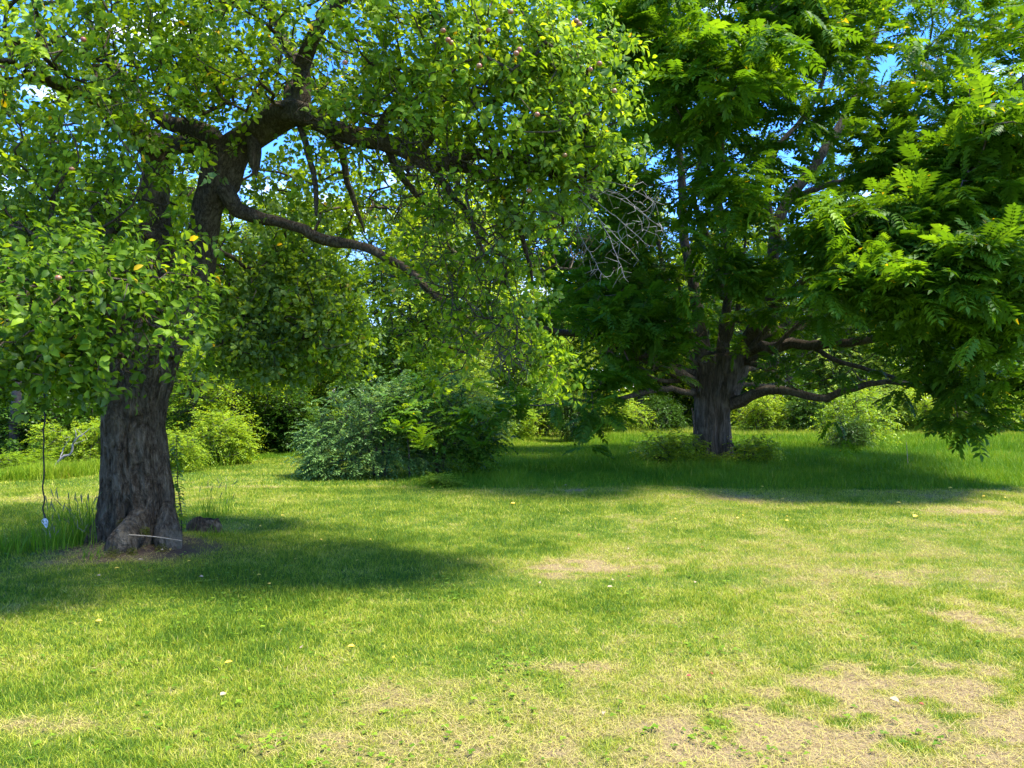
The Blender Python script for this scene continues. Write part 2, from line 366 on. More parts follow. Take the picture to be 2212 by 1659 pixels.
# ------------------------------------------------------------------ ground: dryness map shared by soil and grass
APX, APY = G(296, 1185)[:2]; APY += .25; 
APY = 8.45; APX = P(297, 1000, APY)[0]
WAY = 20.0; WAX = P(1538, 950, WAY)[0]
def edge_y(x):        # where the mown lawn ends and the rough grass under the walnut begins
    return 14.2 + .25 * np.sin(x * .55 + 1.0) + .9 * (fbm(x * .7, x * 0, None, 5, 3) - .5)
DRY = []
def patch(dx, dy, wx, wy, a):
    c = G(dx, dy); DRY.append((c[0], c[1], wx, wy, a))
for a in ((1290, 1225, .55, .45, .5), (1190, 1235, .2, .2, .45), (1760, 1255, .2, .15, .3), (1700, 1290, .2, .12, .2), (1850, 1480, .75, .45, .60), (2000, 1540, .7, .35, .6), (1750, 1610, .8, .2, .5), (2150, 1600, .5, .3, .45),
          (1650, 1560, .5, .22, .45), (2120, 1330, .6, .6, .5), (2000, 1230, .7, .5, .25), (1350, 1620, .6, .12, .35), (560, 1052, 2.2, .22, .45), (150, 1075, 3.0, .5, .25),
          (1650, 1075, 2.5, .4, .15), (2100, 1105, 1.2, .35, .45), (1200, 985, 1.2, .8, .2), (1230, 1060, 2.5, .25, .3), (650, 1600, .9, .15, .25), (900, 1480, .8, .4, .15), (50, 1560, .4, .12, .25),
          (2190, 985, .9, 2.2, .55), (1850, 1600, .9, .2, .4), (2150, 1450, .6, .4, .3), (900, 1052, 1.5, .16, .35), (1250, 1440, .3, .1, .3), (600, 1640, .4, .1, .3),
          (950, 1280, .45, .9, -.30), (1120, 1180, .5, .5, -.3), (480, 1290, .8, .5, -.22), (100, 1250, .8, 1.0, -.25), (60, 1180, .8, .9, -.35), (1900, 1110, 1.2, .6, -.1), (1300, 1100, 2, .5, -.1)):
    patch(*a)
TRACK = np.array([G(*q)[:2] for q in ((1480, 1100), (1640, 1128), (1740, 1180), (1790, 1250), (1770, 1320), (1680, 1385), (1560, 1440), (1380, 1500), (1150, 1560), (900, 1640))])
def track(x, y):
    dm = np.full(np.shape(x), 99.0)
    for a, b in zip(TRACK[:-1], TRACK[1:]):
        ab = b - a; t = np.clip(((x - a[0]) * ab[0] + (y - a[1]) * ab[1]) / ab.dot(ab), 0, 1); dm = np.minimum(dm, np.hypot(x - a[0] - ab[0] * t, y - a[1] - ab[1] * t))
    return np.exp(-(dm / .30) ** 2) * (.6 + .6 * vnoise(x * 3, y * 3, None, 91))
def dryness(x, y):
    d = .31 + .50 * (fbm(x * .55 + 3, y * .55, None, 11, 4) - .5) + .55 * (fbm(x * 2.6, y * 2.6, None, 23, 3) - .5)
    d = d + .05 * np.clip(x, -3, 3) / 2 + .02 * np.clip(5.5 - y, 0, 2)
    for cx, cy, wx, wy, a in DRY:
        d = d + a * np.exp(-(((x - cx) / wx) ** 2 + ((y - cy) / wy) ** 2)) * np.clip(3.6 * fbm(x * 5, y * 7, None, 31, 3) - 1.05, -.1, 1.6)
    d = d * (1 - .5 * np.clip(track(x, y), 0, 1)) + .36 * np.clip(track(x, y), 0, 1) + .28 * (vnoise(x * 11, y * 11, None, 66) - .5) + .20 * (vnoise(x * 25, y * 25, None, 67) - .5)
    rough = (y > edge_y(x)) & (x > -1.6)
    d = np.where(rough, .20 + .4 * (fbm(x * .8, y * .8, None, 9, 3) - .5), d)
    rr = np.hypot(x - APX, y - (APY - .35)); d = d + .75 * np.exp(-(rr / .72) ** 4)
    return np.clip(d, 0, 1)
def dirt(x, y):
    rr = np.hypot((x - APX - .18) / 1.05, (y - (APY - .30)) / .62)
    d = np.exp(-rr ** 4) * (0.5 + .8 * fbm(x * 6, y * 6, None, 41, 2))
    r2 = np.hypot(x - WAX, y - WAY + .2); d = d + .8 * np.exp(-(r2 / .8) ** 4)
    d = d + np.clip((vnoise(x * 5.3, y * 5.3, None, 77) - .82) * 5, 0, 1) * np.clip((dryness(x, y) - .5) * 2.5, 0, 1) * .8
    return np.clip(d, 0, 1)
def height(x, y):
    h = .05 * (fbm(x * .35, y * .35, None, 2, 3) - .5) * np.clip((y - 2) / 4, 0, 1)
    h = h + .14 * np.exp(-(np.hypot(x - APX, y - APY) / .75) ** 2) + .12 * np.exp(-(np.hypot(x - WAX, y - WAY) / 1.3) ** 2)
    return h
def ground_mesh():
    xs = np.r_[-900, -300, -120, -60, -40, np.arange(-30, -9, .6), np.arange(-9, 9, .09), np.arange(9, 30, .6), 30, 40, 60, 120, 300, 900]
    ys = np.r_[-300, -60, -15, -6, -2, 0, 1, np.arange(2, 11, .07), np.arange(11, 18, .12), np.arange(18, 42, .4), 45, 60, 90, 150, 400, 1500]
    X, Y = np.meshgrid(xs, ys); Z = height(X, Y)
    V = np.stack([X, Y, Z], -1).reshape(-1, 3); nx = len(xs)
    i, j = np.meshgrid(np.arange(len(ys) - 1), np.arange(nx - 1), indexing='ij'); a = (i * nx + j).ravel()
    Fq = np.stack([a, a + 1, a + nx + 1, a + nx], -1)
    m, nt = newmat('lawn_soil')
    ad = nt.nodes.new('ShaderNodeAttribute'); ad.attribute_name = 'dry'; ai = nt.nodes.new('ShaderNodeAttribute'); ai.attribute_name = 'dirt'
    tc = nt.nodes.new('ShaderNodeTexCoord'); nz = nt.nodes.new('ShaderNodeTexNoise'); nz.inputs['Scale'].default_value = 45; nz.inputs['Detail'].default_value = 8; nz.inputs['Roughness'].default_value = .75
    nt.links.new(tc.outputs['Object'], nz.inputs[0])
    mm = nt.nodes.new('ShaderNodeMath'); mm.operation = 'MULTIPLY_ADD'; mm.inputs[1].default_value = .7; nt.links.new(nz.outputs[0], mm.inputs[0])
    sb = nt.nodes.new('ShaderNodeMath'); sb.operation = 'SUBTRACT'; sb.inputs[1].default_value = .35; nt.links.new(ad.outputs['Fac'], sb.inputs[0]); nt.links.new(sb.outputs[0], mm.inputs[2])
    r = ramp(nt, [(0, (.03, .07, .008)), (.35, (.065, .11, .013)), (.6, (.13, .13, .03)), (1, (.23, .17, .085))]); nt.links.new(mm.outputs[0], r.inputs[0])
    r2 = ramp(nt, [(.3, (.03, .018, .012)), (.7, (.11, .07, .05))]); nt.links.new(nz.outputs[0], r2.inputs[0])
    mx = nt.nodes.new('ShaderNodeMixRGB'); nt.links.new(ai.outputs['Fac'], mx.inputs[0]); nt.links.new(r.outputs[0], mx.inputs['Color1']); nt.links.new(r2.outputs[0], mx.inputs['Color2'])
    b = nt.nodes.new('ShaderNodeBsdfPrincipled'); b.inputs['Roughness'].default_value = .95; b.inputs['Specular IOR Level'].default_value = .1; nt.links.new(mx.outputs[0], b.inputs['Base Color'])
    bp = nt.nodes.new('ShaderNodeBump'); bp.inputs['Strength'].default_value = .8; bp.inputs['Distance'].default_value = .02; nt.links.new(nz.outputs[0], bp.inputs['Height']); nt.links.new(bp.outputs[0], b.inputs['Normal'])
    o = nt.nodes.new('ShaderNodeOutputMaterial'); nt.links.new(b.outputs[0], o.inputs[0])
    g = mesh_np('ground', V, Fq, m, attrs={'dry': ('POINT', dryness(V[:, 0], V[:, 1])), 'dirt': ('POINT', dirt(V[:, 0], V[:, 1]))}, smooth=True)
    tag(g, kind='structure')
ground_mesh()

# ------------------------------------------------------------------ grass
M_grass = leafmat('grass_blade', [(0, (.075, .15, .012)), (.22, (.18, .27, .016)), (.45, (.34, .37, .032)), (.68, (.50, .47, .12)), (.85, (.46, .37, .19)), (1, (.34, .24, .14))], .35, (1.25, 1.15, .6), .55, .25, blue=.75)
M_mead = leafmat('meadow_blade', [(0, (.06, .16, .012)), (.35, (.12, .235, .018)), (.7, (.25, .35, .03)), (.9, (.36, .38, .09)), (1, (.50, .42, .18))], .35, (1.25, 1.2, .6), .55, .25)
B5 = (np.array([(0, .5, 0), (0, -.5, 0), (.55, .38, .0), (.55, -.38, .0), (1, 0, -.16)], float), np.array([(0, 1, 3), (0, 3, 2), (2, 3, 4)]))
B3 = (np.array([(0, .5, 0), (0, -.5, 0), (1, 0, 0)], float), np.array([(0, 1, 2)]))
def blades(rng, x, y, L, W, lean, v, tmpl):
    n = len(x); a = rng.uniform(0, 2 * math.pi, n); tilt = np.clip(rng.normal(lean, .28, n), 0, 1.5)
    d = np.stack([np.cos(a) * np.sin(tilt), np.sin(a) * np.sin(tilt), np.cos(tilt)], -1)
    b = a + rng.normal(0, .9, n)
    up = np.stack([-np.cos(b) * np.cos(tilt), -np.sin(b) * np.cos(tilt), np.sin(tilt) + .05], -1)
    pos = np.stack([x, y, height(x, y) - .003], -1)
    V, Fc = stamp(tmpl[0], tmpl[1], pos, d, up, L, W)
    return V, Fc, np.repeat(v, len(tmpl[1]))
def grass_obj(name, parts, mat, label, cat):
    Vs, Fs, vv, base = [], [], [], 0
    for V, Fc, v in parts:
        Vs.append(V); Fs.append(Fc + base); vv.append(v); base += len(V)
    o = mesh_np(name, np.concatenate(Vs), np.concatenate(Fs), mat, attrs={'v': ('FACE', np.clip(np.concatenate(vv), 0, 1))})
    tag(o, label, cat, kind='stuff')
rng = np.random.default_rng(21)
lp = []
for y0, y1, dens, L0, wd, tm in ((2.6, 4.6, 15000, .034, .0028, B5), (4.6, 6.6, 10000, .038, .0034, B5), (6.6, 9.5, 5600, .040, .0044, B3), (9.5, 14.4, 2600, .045, .0065, B3), (14.4, 24, 900, .05, .011, B3)):
    xw = y1 * .70 + 1.2; nn = int((y1 - y0) * 2 * xw * dens)
    x = rng.uniform(-xw, xw, nn); y = rng.uniform(y0, y1, nn)
    k = (np.abs(x) < y * .70 + 1.0) & (dirt(x, y) < .55 + rng.normal(0, .15, nn)) & ~((y > edge_y(x)) & (x > -1.6)) & (np.hypot(x - APX, y - APY) > .42)
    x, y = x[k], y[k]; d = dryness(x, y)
    thin = rng.random(len(x)) < np.clip(1.25 - d * .75, .45, 1); x, y, d = x[thin], y[thin], d[thin]; n = len(x)
    tuft = fbm(x * 1.3, y * 1.3, None, 51, 3)
    L = L0 * rng.uniform(.5, 1.35, n) * (1.15 - .5 * d) * (.6 + .9 * tuft) * np.where(rng.random(n) < .03, 1.7, 1)
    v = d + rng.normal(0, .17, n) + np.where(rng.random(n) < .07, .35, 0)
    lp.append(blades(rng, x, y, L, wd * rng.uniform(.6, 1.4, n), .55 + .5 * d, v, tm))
    # dry clippings lying flat
    n = int(nn * .22); x = rng.uniform(-xw, xw, n); y = rng.uniform(y0, y1, n); d = dryness(x, y)
    k = (d + rng.normal(0, .08, n) > .60) & (np.abs(x) < y * .7 + 1) & (y < 15); x, y, d = x[k], y[k], d[k]; n = len(x)
    V, Fc, v = blades(rng, x, y, L0 * rng.uniform(1.0, 2.6, n), wd * rng.uniform(.5, 1.0, n), 1.42, .80 + rng.normal(0, .09, n), tm)
    V[:, 2] += np.repeat(rng.uniform(.006, .024, n), len(tm[0])); lp.append((V, Fc, v))
grass_obj('lawn_grass', lp, M_grass, 'short mown lawn grass with straw coloured dry patches', 'grass')
mp_ = []
for y0, y1, dens, L0, wd in ((13.6, 17, 1500, .17, .007), (17, 22, 800, .20, .011), (22, 29, 420, .20, .016), (29, 41, 220, .24, .024)):
    x0, x1 = (-2.4, y1 * .72 + 1.5); nn = int((y1 - y0) * (x1 - x0) * dens)
    x = rng.uniform(x0, x1, nn); y = rng.uniform(y0, y1, nn)
    path = np.exp(-((x - (-.5 + (y - 14) * .12 + 0)) / 1.5) ** 2) * (y > 19)           # mown way past the big shrub
    tr = G(2190, 985); trk = np.exp(-((x - tr[0]) / 1.0) ** 2 - ((y - tr[1]) / 3) ** 2)
    e = edge_y(x) - .15; k = (y > e + np.abs(rng.normal(0, .12, nn))) & (x < y * .72 + 1.5) & (x > -1.9 + rng.normal(0, .25, nn) - (y > 24) * 20) & (rng.random(nn) > trk * .85) & (dirt(x, y) < .6)
    x, y, path = x[k], y[k], path[k]; n = len(x)
    clump = fbm(x * 1.1, y * 1.1, None, 61, 3)
    L = L0 * rng.uniform(.5, 1.4, n) * (.4 + 1.2 * clump) * (1 - .62 * path) * np.clip(.4 + (y - edge_y(x)) * .5, .35, 1)
    v = .30 + .5 * (clump - .5) + rng.normal(0, .13, n) + .25 * path + np.where(y > 34, .33, 0) + np.where(rng.random(n) < .03, .5, 0) + .1 * (y > 27)
    mp_.append(blades(rng, x, y, L, wd * rng.uniform(.6, 1.4, n), .42, v, B5 if y0 < 20 else B3))
EL = np.array([G(*q)[:2] for q in ((-160, 1052), (0, 1042), (110, 1036), (220, 1024), (400, 1006), (470, 1004), (560, 990), (660, 984))])
n = 26000; t = rng.uniform(0, len(EL) - 1.001, n); i = t.astype(int); f = (t - i)[:, None]; q = EL[i] * (1 - f) + EL[i + 1] * f
x = q[:, 0] + rng.normal(0, .15, n); y = q[:, 1] + .25 + np.abs(rng.normal(0, .55, n)) - .35 * fbm(x * 1.1, y * 0 if False else x * 0, None, 19, 3)
cl_ = fbm(x * .9, y * .9, None, 88, 3); L = .19 * rng.uniform(.4, 1.6, n) * (.2 + 1.7 * cl_ ** 1.5)
mp_.append(blades(rng, x, y, L, .009 * rng.uniform(.6, 1.4, n), .42, .42 + .6 * (cl_ - .5) + rng.normal(0, .14, n), B5))
grass_obj('meadow_grass', mp_, M_mead, 'long uncut grass under the walnut tree and out across the field', 'grass')

def weeds():
    r = np.random.default_rng(5); pos, d, up, L, v = [], [], [], [], []
    cl = [(G(r.uniform(-50, 2260), 1106 + 553 * r.random() ** .8), r.uniform(.05, .28)) for _ in range(60)] + [(G(r.uniform(950, 2200), r.uniform(1035, 1062)), .3) for _ in range(50)] + [(G(480 + r.normal() * 160, 1300 + r.normal() * 60), .3) for _ in range(26)] + [(G(60 + r.normal() * 80, 1180 + r.normal() * 30), .3) for _ in range(10)]
    for c, s in cl:
        for k in range(r.integers(6, 26)):
            q = c + np.array([r.normal() * s, r.normal() * s, 0]); q[2] = height(q[0], q[1]) + r.uniform(.008, .03)
            m = r.integers(2, 5); a0 = r.uniform(0, 6.28); sz = r.uniform(.009, .024); vv = r.uniform(.1, 1)
            for j in range(m):
                a = a0 + j * 6.28 / m; pos.append(q); d.append((math.cos(a), math.sin(a), r.uniform(-.1, .5))); up.append((0, 0, 1)); L.append(sz); v.append(vv)
    tv = LEAF[0].copy(); tv[:, 1] *= 1.5
    V, Fc = stamp(tv, LEAF[1], np.array(pos), np.array(d), np.array(up, float), np.array(L))
    o = mesh_np('lawn_weeds', V, Fc, M_weed, attrs={'v': ('FACE', np.repeat(v, len(LEAF[1])))})
    tag(o, 'low clover and broad leaved weeds scattered through the lawn', 'weeds', kind='stuff')
weeds()

# ------------------------------------------------------------------ leafy crowns
def simple_leaves(name, mat, parent, pts, rng, per=8, spread=.12, size=.075, tmpl=LEAF, up=.55, vclu=.25, vmean=.5, yel=.0, droop=.15, wf=1.0, rosette=False):
    """tufts of single leaves round each point"""
    pts = np.asarray(pts); n = len(pts); c = np.repeat(pts, per, 0); N_ = len(c)
    d = rng.normal(size=(N_, 3)); d[:, 2] = d[:, 2] * .6 - droop; d = norm(d)
    c = c + d * rng.uniform(.1, 1, (N_, 1)) * spread
    up_ = norm(rng.normal(size=(N_, 3)) * (1 - up) + np.array([0, -.15, up]))
    if rosette:                                                   # leaves of one spur spread round its axis, upper sides outward
        cen = pts.mean(0); ax = norm(norm(pts - cen) * .55 + rng.normal(size=(n, 3)) * .45 + [0, 0, .55]); ax = np.repeat(ax, per, 0)
        q = rng.normal(size=(N_, 3)); q = norm(q - ax * (q * ax).sum(1, keepdims=True)); k = np.tile(np.linspace(.9, -.25, per), n)[:, None]
        d = norm(q + ax * (k + rng.normal(0, .2, (N_, 1))) - [0, 0, droop]); c = np.repeat(pts, per, 0) + ax * k * spread * .8 + q * spread * .35
        up_ = norm(ax + rng.normal(size=(N_, 3)) * .25)
    L = size * rng.uniform(.6, 1.25, N_)
    tv = tmpl[0].copy(); tv[:, 1] *= wf
    V, Fc = stamp(tv, tmpl[1], c, d, up_, L)
    v = vmean + np.repeat(rng.normal(0, vclu, n), per) * .6 + rng.normal(0, vclu, N_) * .6; v = np.clip(v, 0, .96)
    v = np.where(rng.random(N_) < yel, 1.0, v)
    loc = np.array(parent.location) if parent is not None else None
    return mesh_np(name, V, Fc, mat, parent, attrs={'v': ('FACE', np.repeat(v, len(tmpl[1])))}, loc=loc)
def spray_leaves(name, mat, parent, pts, rng, per=14, length=.4, size=.1, tmpl=LEAFS, vmean=.5, vclu=.2, wf=1.0, sag=.35):
    """leaves set in two ranks along arching shoots that leave each point outward"""
    pts = np.asarray(pts); n = len(pts); cen = pts.mean(0) * [1, 1, .8]
    a = norm(norm(pts - cen) * [1, 1, .6] + rng.normal(size=(n, 3)) * .55 + [0, 0, .12]); Ls = length * rng.uniform(.5, 1.3, n)
    t = np.tile(np.linspace(0, 1, per), n); A = np.repeat(a, per, 0); LL = np.repeat(Ls, per)[:, None]; T_ = t[:, None]
    c = np.repeat(pts, per, 0) + A * T_ * LL - np.array([0, 0, 1.0]) * T_ ** 2 * LL * sag
    tg = norm(A - np.array([0, 0, 2 * sag]) * T_); sd = norm(np.cross(tg, [0, 0, 1.0])); sgn = np.where(np.arange(len(t)) % 2, 1, -1)[:, None]
    d = norm(tg * .55 + sd * sgn + rng.normal(size=(len(t), 3)) * .25 - [0, 0, .15]); up = norm(np.array([0, 0, 1.0]) + rng.normal(size=(len(t), 3)) * .35)
    L = size * rng.uniform(.65, 1.2, len(t)) * (1 - .35 * t); tv = tmpl[0].copy(); tv[:, 1] *= wf
    V, Fc = stamp(tv, tmpl[1], c, d, up, L)
    v = np.clip(vmean + np.repeat(rng.normal(0, vclu, n), per) * .7 + rng.normal(0, vclu, len(t)) * .4 + .25 * (t - .4), 0, .96)
    return mesh_np(name, V, Fc, mat, parent, attrs={'v': ('FACE', np.repeat(v, len(tmpl[1])))}, loc=np.array(parent.location))
def compound_leaves(name, mat, parent, pts, dirs, rng, per=6, size=.45, yel=.0, vmean=.45):
    Vs, Fs, vv, base = [], [], [], 0
    pts = np.asarray(pts); dirs = norm(np.asarray(dirs)); n = len(pts)
    clu = rng.normal(0, .12, n)
    for t, (tv, tf) in enumerate(COMP):
        sel = rng.random((n, per)) < 1 / 3 if t < 2 else rng.random((n, per)) < 1 / 3
        i, j = np.nonzero(sel); m = len(i)
        a = rng.uniform(0, 2 * math.pi, m)
        d = np.stack([np.cos(a), np.sin(a), rng.uniform(-.35, .45, m)], -1) + dirs[i] * .9
        up = np.array([0, 0, 1.0]) + rng.normal(0, .28, (m, 3))
        pos = pts[i] - dirs[i] * rng.uniform(0, .18, (m, 1))
        V, Fc = stamp(tv, tf, pos, d, up, size * rng.uniform(.65, 1.2, m))
        v = np.clip(vmean + clu[i] + rng.normal(0, .10, m), 0, .93)
        v = np.repeat(v[:, None], len(tf), 1) + rng.normal(0, .03, (m, len(tf))); v = np.clip(v, 0, .95); lf = rng.random(v.shape) < .004; v[lf] = 1.0
        yl = rng.random(m) < yel; v[yl] = 1.0
        Vs.append(V); Fs.append(Fc + base); vv.append(v.ravel()); base += len(V)
    loc = np.array(parent.location)
    return mesh_np(name, np.concatenate(Vs), np.concatenate(Fs), mat, parent, attrs={'v': ('FACE', np.concatenate(vv))}, loc=loc)

def lathe_trunk(name, mat, parent, rows, lobes, seed, nth=170, dz=.018, rid=.03, extra=None):
    """rows: (z, cx, cy, r) ; lobes(z, th) -> relative radius"""
    rows = np.array(rows); z = np.arange(rows[0, 0], rows[-1, 0], dz)
    cx = np.interp(z, rows[:, 0], rows[:, 1]); cy = np.interp(z, rows[:, 0], rows[:, 2]); r = np.interp(z, rows[:, 0], rows[:, 3])
    k = np.ones(9) / 9
    def sm(a): return np.convolve(np.pad(a, 4, mode='edge'), k, mode='valid')
    cx, cy, r = sm(cx), sm(cy), sm(r)
    th = np.arange(nth) * 2 * math.pi / nth; T, Z = np.meshgrid(th, z)
    R = r[:, None] * lobes(Z, T)
    c, s = np.cos(T), np.sin(T)
    plates = fbm(c * 5.5 + .25 * Z, s * 5.5, Z * 1.6, seed, 3); pl2 = fbm(c * 15, s * 15, Z * 6, seed + 5, 3)
    ridge = np.abs(fbm(c * 7, s * 7, Z * 1.1, seed + 9, 2) - .5) * 2
    R = R * (1 + rid * 2.2 * (plates - .5) + rid * 1.6 * (pl2 - .5) + rid * 1.4 * (np.sqrt(ridge) - .6))
    X = cx[:, None] + R * c; Y = cy[:, None] + R * s
    if extra is not None: X, Y, Z = extra(X, Y, Z, T)
    V = np.stack([X, Y, Z], -1).reshape(-1, 3); nz_ = len(z)
    i = np.arange(nz_ - 1)[:, None] * nth; j = np.arange(nth)[None]; j2 = (j + 1) % nth
    Fq = np.stack([i + j, i + j2, i + nth + j2, i + nth + j], -1).reshape(-1, 4)
    top = np.array([[cx[-1], cy[-1], z[-1] + r[-1] * .35]]); V = np.concatenate([V, top]); b = (nz_ - 1) * nth
    Ft = np.stack([b + np.arange(nth), b + (np.arange(nth) + 1) % nth, np.full(nth, nz_ * nth)], -1)
    return mesh_np(name, V, [Fq, Ft], mat, parent, smooth=True, loc=np.array(parent.location))

def proj(q):
    q = np.asarray(q); z = q[:, 2] - CAMZ; c, s_ = math.cos(PITCH), math.sin(PITCH)
    f = q[:, 1] * c + z * s_; v = z * c - q[:, 1] * s_
    return CX + q[:, 0] / f * F, CY - v / f * F
def thin_before(q, lines, rg):
    """open the foliage in front of limbs that stand bare: lines are (points, half width, depth, share removed)"""
    X, Y = proj(q); keep = np.ones(len(q), bool)
    for pts, w_, dep, pr in lines:
        dm = np.full(len(q), 1e9)
        for a, b_ in zip(pts[:-1], pts[1:]):
            a = np.array(a, float); b_ = np.array(b_, float); ab = b_ - a
            t = np.clip(((X - a[0]) * ab[0] + (Y - a[1]) * ab[1]) / ab.dot(ab), 0, 1)
            dm = np.minimum(dm, np.hypot(X - a[0] - ab[0] * t, Y - a[1] - ab[1] * t))
        keep &= ~((dm < w_) & (q[:, 1] < dep) & (rg.random(len(q)) < pr))
    return q[keep], keep
# ------------------------------------------------------------------ the old apple tree
def apple_tree():
    root = thing('apple_tree', (APX, APY, 0), 'old leaning apple tree with a thick gnarled dark trunk and small reddish apples, at left', 'tree')
    rg = np.random.default_rng(101)
    def row(dy, l, r_):
        p = P((l + r_) / 2, dy, APY); return (p[2], p[0], APY, (r_ - l) / 2 / F * APY)
    rows = [row(1215, 205, 392), row(1180, 208, 388), row(1130, 216, 380), row(1100, 222, 374), row(1053, 226, 369), row(1000, 225, 362), row(920, 223, 354), row(860, 222, 360), row(800, 221, 377), row(750, 222, 388), row(700, 232, 396), row(650, 262, 415), row(630, 285, 418)]
    rows = sorted(rows); rows[0] = (-.12,) + rows[0][1:]
    def lobes(Z, T):
        fl = np.exp(-np.clip(Z, 0, 9) / .22)
        a = 1 + fl * .16 * np.cos(3 * (T + 1.15)) + .04 * np.cos(2 * T + Z * 1.3) + .035 * np.cos(5 * T + 2 * Z)
        cl = -math.pi / 2 + .16                                       # the cleft that opens at the foot, facing the lawn
        w_ = .10 + .12 * np.clip(.5 - Z, 0, .5)
        a = a - .50 * np.exp(-((T - (cl + 2 * math.pi)) / w_) ** 2) * np.clip((.62 - Z) / .25, 0, 1)
        seam = -math.pi / 2 + .12 + .15 * np.sin(Z * 2)
        a = a - .045 * np.exp(-((T - (seam + 2 * math.pi)) / .05) ** 2) * np.clip((Z - .5) * 4, 0, 1)
        return a
    lathe_trunk('trunk', M_barkA, root, rows, lobes, 3, 320, .010, .062)
    # the swollen root in front, left of the cleft
    def rootlump(pts, rads, nm, seed):
        c = catmull([np.r_[p, r] for p, r in zip(pts, rads)], .025)
        V, Fq = tube(c[:, :3], c[:, 3], 48, 0, .30, seed)
        n = 40; m = len(c); V = np.concatenate([V, c[:1, :3], c[-1:, :3]])
        F1 = np.stack([np.arange(n), (np.arange(n) + 1) % n, np.full(n, m * n)], -1); F2 = np.stack([(m - 1) * n + np.arange(n), (m - 1) * n + (np.arange(n) + 1) % n, np.full(n, m * n + 1)], -1)
        return mesh_np(nm, V, [Fq, F1, F2], M_barkA, root, smooth=True, loc=np.array(root.location))
    zf = APY - .38
    rootlump([P(300, 1080, zf + .16), P(298, 1115, zf + .06), P(282, 1148, zf - .04), P(260, 1180, zf - .14), P(246, 1212, zf - .20)], [.06, .10, .145, .16, .09], 'root', 5)
    rootlump([P(360, 1085, zf + .22), P(362, 1130, zf + .14), P(366, 1165, zf + .07), P(376, 1195, zf + .02)], [.06, .10, .13, .08], 'root', 9)
    rootlump([P(232, 1110, zf + .30), P(218, 1150, zf + .22), P(198, 1185, zf + .16), P(190, 1205, zf + .14)], [.08, .11, .09, .05], 'root', 12)
    # moss on the foot
    mv = []
    for dx, dy, yy, r_ in ((263, 1133, zf + .02, .07), (314, 1148, zf - .14, .055), (245, 1200, zf - .38, .09), (350, 1190, zf - .13, .08), (285, 1195, zf - .30, .06)):
        c = P(dx, dy, yy); q = rg.normal(size=(260, 3)); q = norm(q) * r_ * rg.random((260, 1)) ** .4; q[:, 1] *= .5; mv.append(c + q)
    mv = np.concatenate(mv); d = norm(rg.normal(size=mv.shape) + [0, -.5, .6])
    V, Fc = stamp(B3[0], B3[1], mv, d, rg.normal(size=mv.shape), np.full(len(mv), .022), np.full(len(mv), .007))
    mm = leafmat('moss', [(0, (.05, .06, .008)), (1, (.14, .13, .02))], .2)
    mo = mesh_np('moss', V, Fc, mm, root, attrs={'v': ('FACE', rg.random(len(Fc)))}, loc=np.array(root.location))
    # pale lichen patch on the stem
    T = Tree(4)
    def L(*pts, **kw): T.limb([np.r_[P(a, b, Y), r] for a, b, Y, r in pts], **kw)
    Y0 = APY
    L((300, 760, Y0 - .02, .25), (322, 690, Y0, .24), (335, 600, Y0, .20), (338, 500, Y0 + .1, .17), (332, 420, Y0 + .1, .16), (345, 350, Y0, .14), (300, 290, Y0 - .2, .12), (240, 230, Y0 - .5, .09), (160, 190, Y0 - .8, .07), (60, 160, Y0 - 1.2, .05), attach=False)
    T.tips = []
    L((345, 760, Y0, .25), (380, 680, Y0, .24), (415, 600, Y0 - .05, .18), (435, 520, Y0 - .1, .158), (452, 440, Y0 - .15, .165), (478, 370, Y0 - .2, .20), (512, 318, Y0 - .25, .155), (570, 275, Y0 - .35, .13), (632, 245, Y0 - .5, .145), (690, 262, Y0 - .6, .105), (742, 292, Y0 - .7, .095), (803, 300, Y0 - .8, .10), (863, 320, Y0 - .9, .08), (923, 353, Y0 - 1.0, .07), (1003, 362, Y0 - 1.1, .055), (1070, 395, Y0 - 1.1, .045), (1103, 450, Y0 - 1.1, .04), (1130, 520, Y0 - 1.1, .025), (1150, 610, Y0 - 1.1, .015), attach=False)
    L((645, 245, Y0 - .5, .10), (655, 200, Y0 - .5, .10), (652, 150, Y0 - .5, .09), (670, 90, Y0 - .7, .07), (720, 20, Y0 - .9, .055), (800, -60, Y0 - 1.1, .03))
    L((625, 240, Y0 - .5, .07), (628, 195, Y0 - .35, .07), (645, 150, Y0 - .2, .06), (600, 60, Y0 - .1, .05), (560, -60, Y0, .04), (500, -200, Y0, .03))
    L((480, 330, Y0 - .2, .12), (455, 295, Y0 - .2, .11), (415, 280, Y0 - .1, .10), (360, 262, Y0, .08), (315, 225, Y0 + .1, .07), (240, 130, Y0 + .1, .05), (180, 20, Y0, .035))
    L((460, 320, Y0 - .2, .10), (400, 312, Y0 + .2, .10), (330, 300, Y0 + .5, .08), (260, 240, Y0 + .9, .05), (150, 180, Y0 + 1.2, .03))
    L((466, 395, Y0 - .2, .09), (490, 415, Y0 - .3, .085), (515, 452, Y0 - .2, .08), (567, 468, Y0 - .1, .068), (633, 486, Y0, .06), (700, 520, Y0, .058), (760, 526, Y0, .05), (820, 550, Y0 - .1, .047), (887, 586, Y0 - .2, .038), (937, 636, Y0 - .3, .035), (1000, 680, Y0 - .4, .025), (1040, 740, Y0 - .5, .016))
    L((950, 360, Y0 - 1.0, .06), (1000, 335, Y0 - 1.2, .055), (1060, 333, Y0 - 1.3, .05), (1137, 345, Y0 - 1.4, .05), (1193, 373, Y0 - 1.5, .045), (1237, 402, Y0 - 1.6, .03), (1290, 430, Y0 - 1.7, .014))
    L((830, 305, Y0 - .8, .04), (867, 383, Y0 - .7, .035), (910, 430, Y0 - .6, .03), (950, 477, Y0 - .5, .022), (985, 560, Y0 - .5, .014))
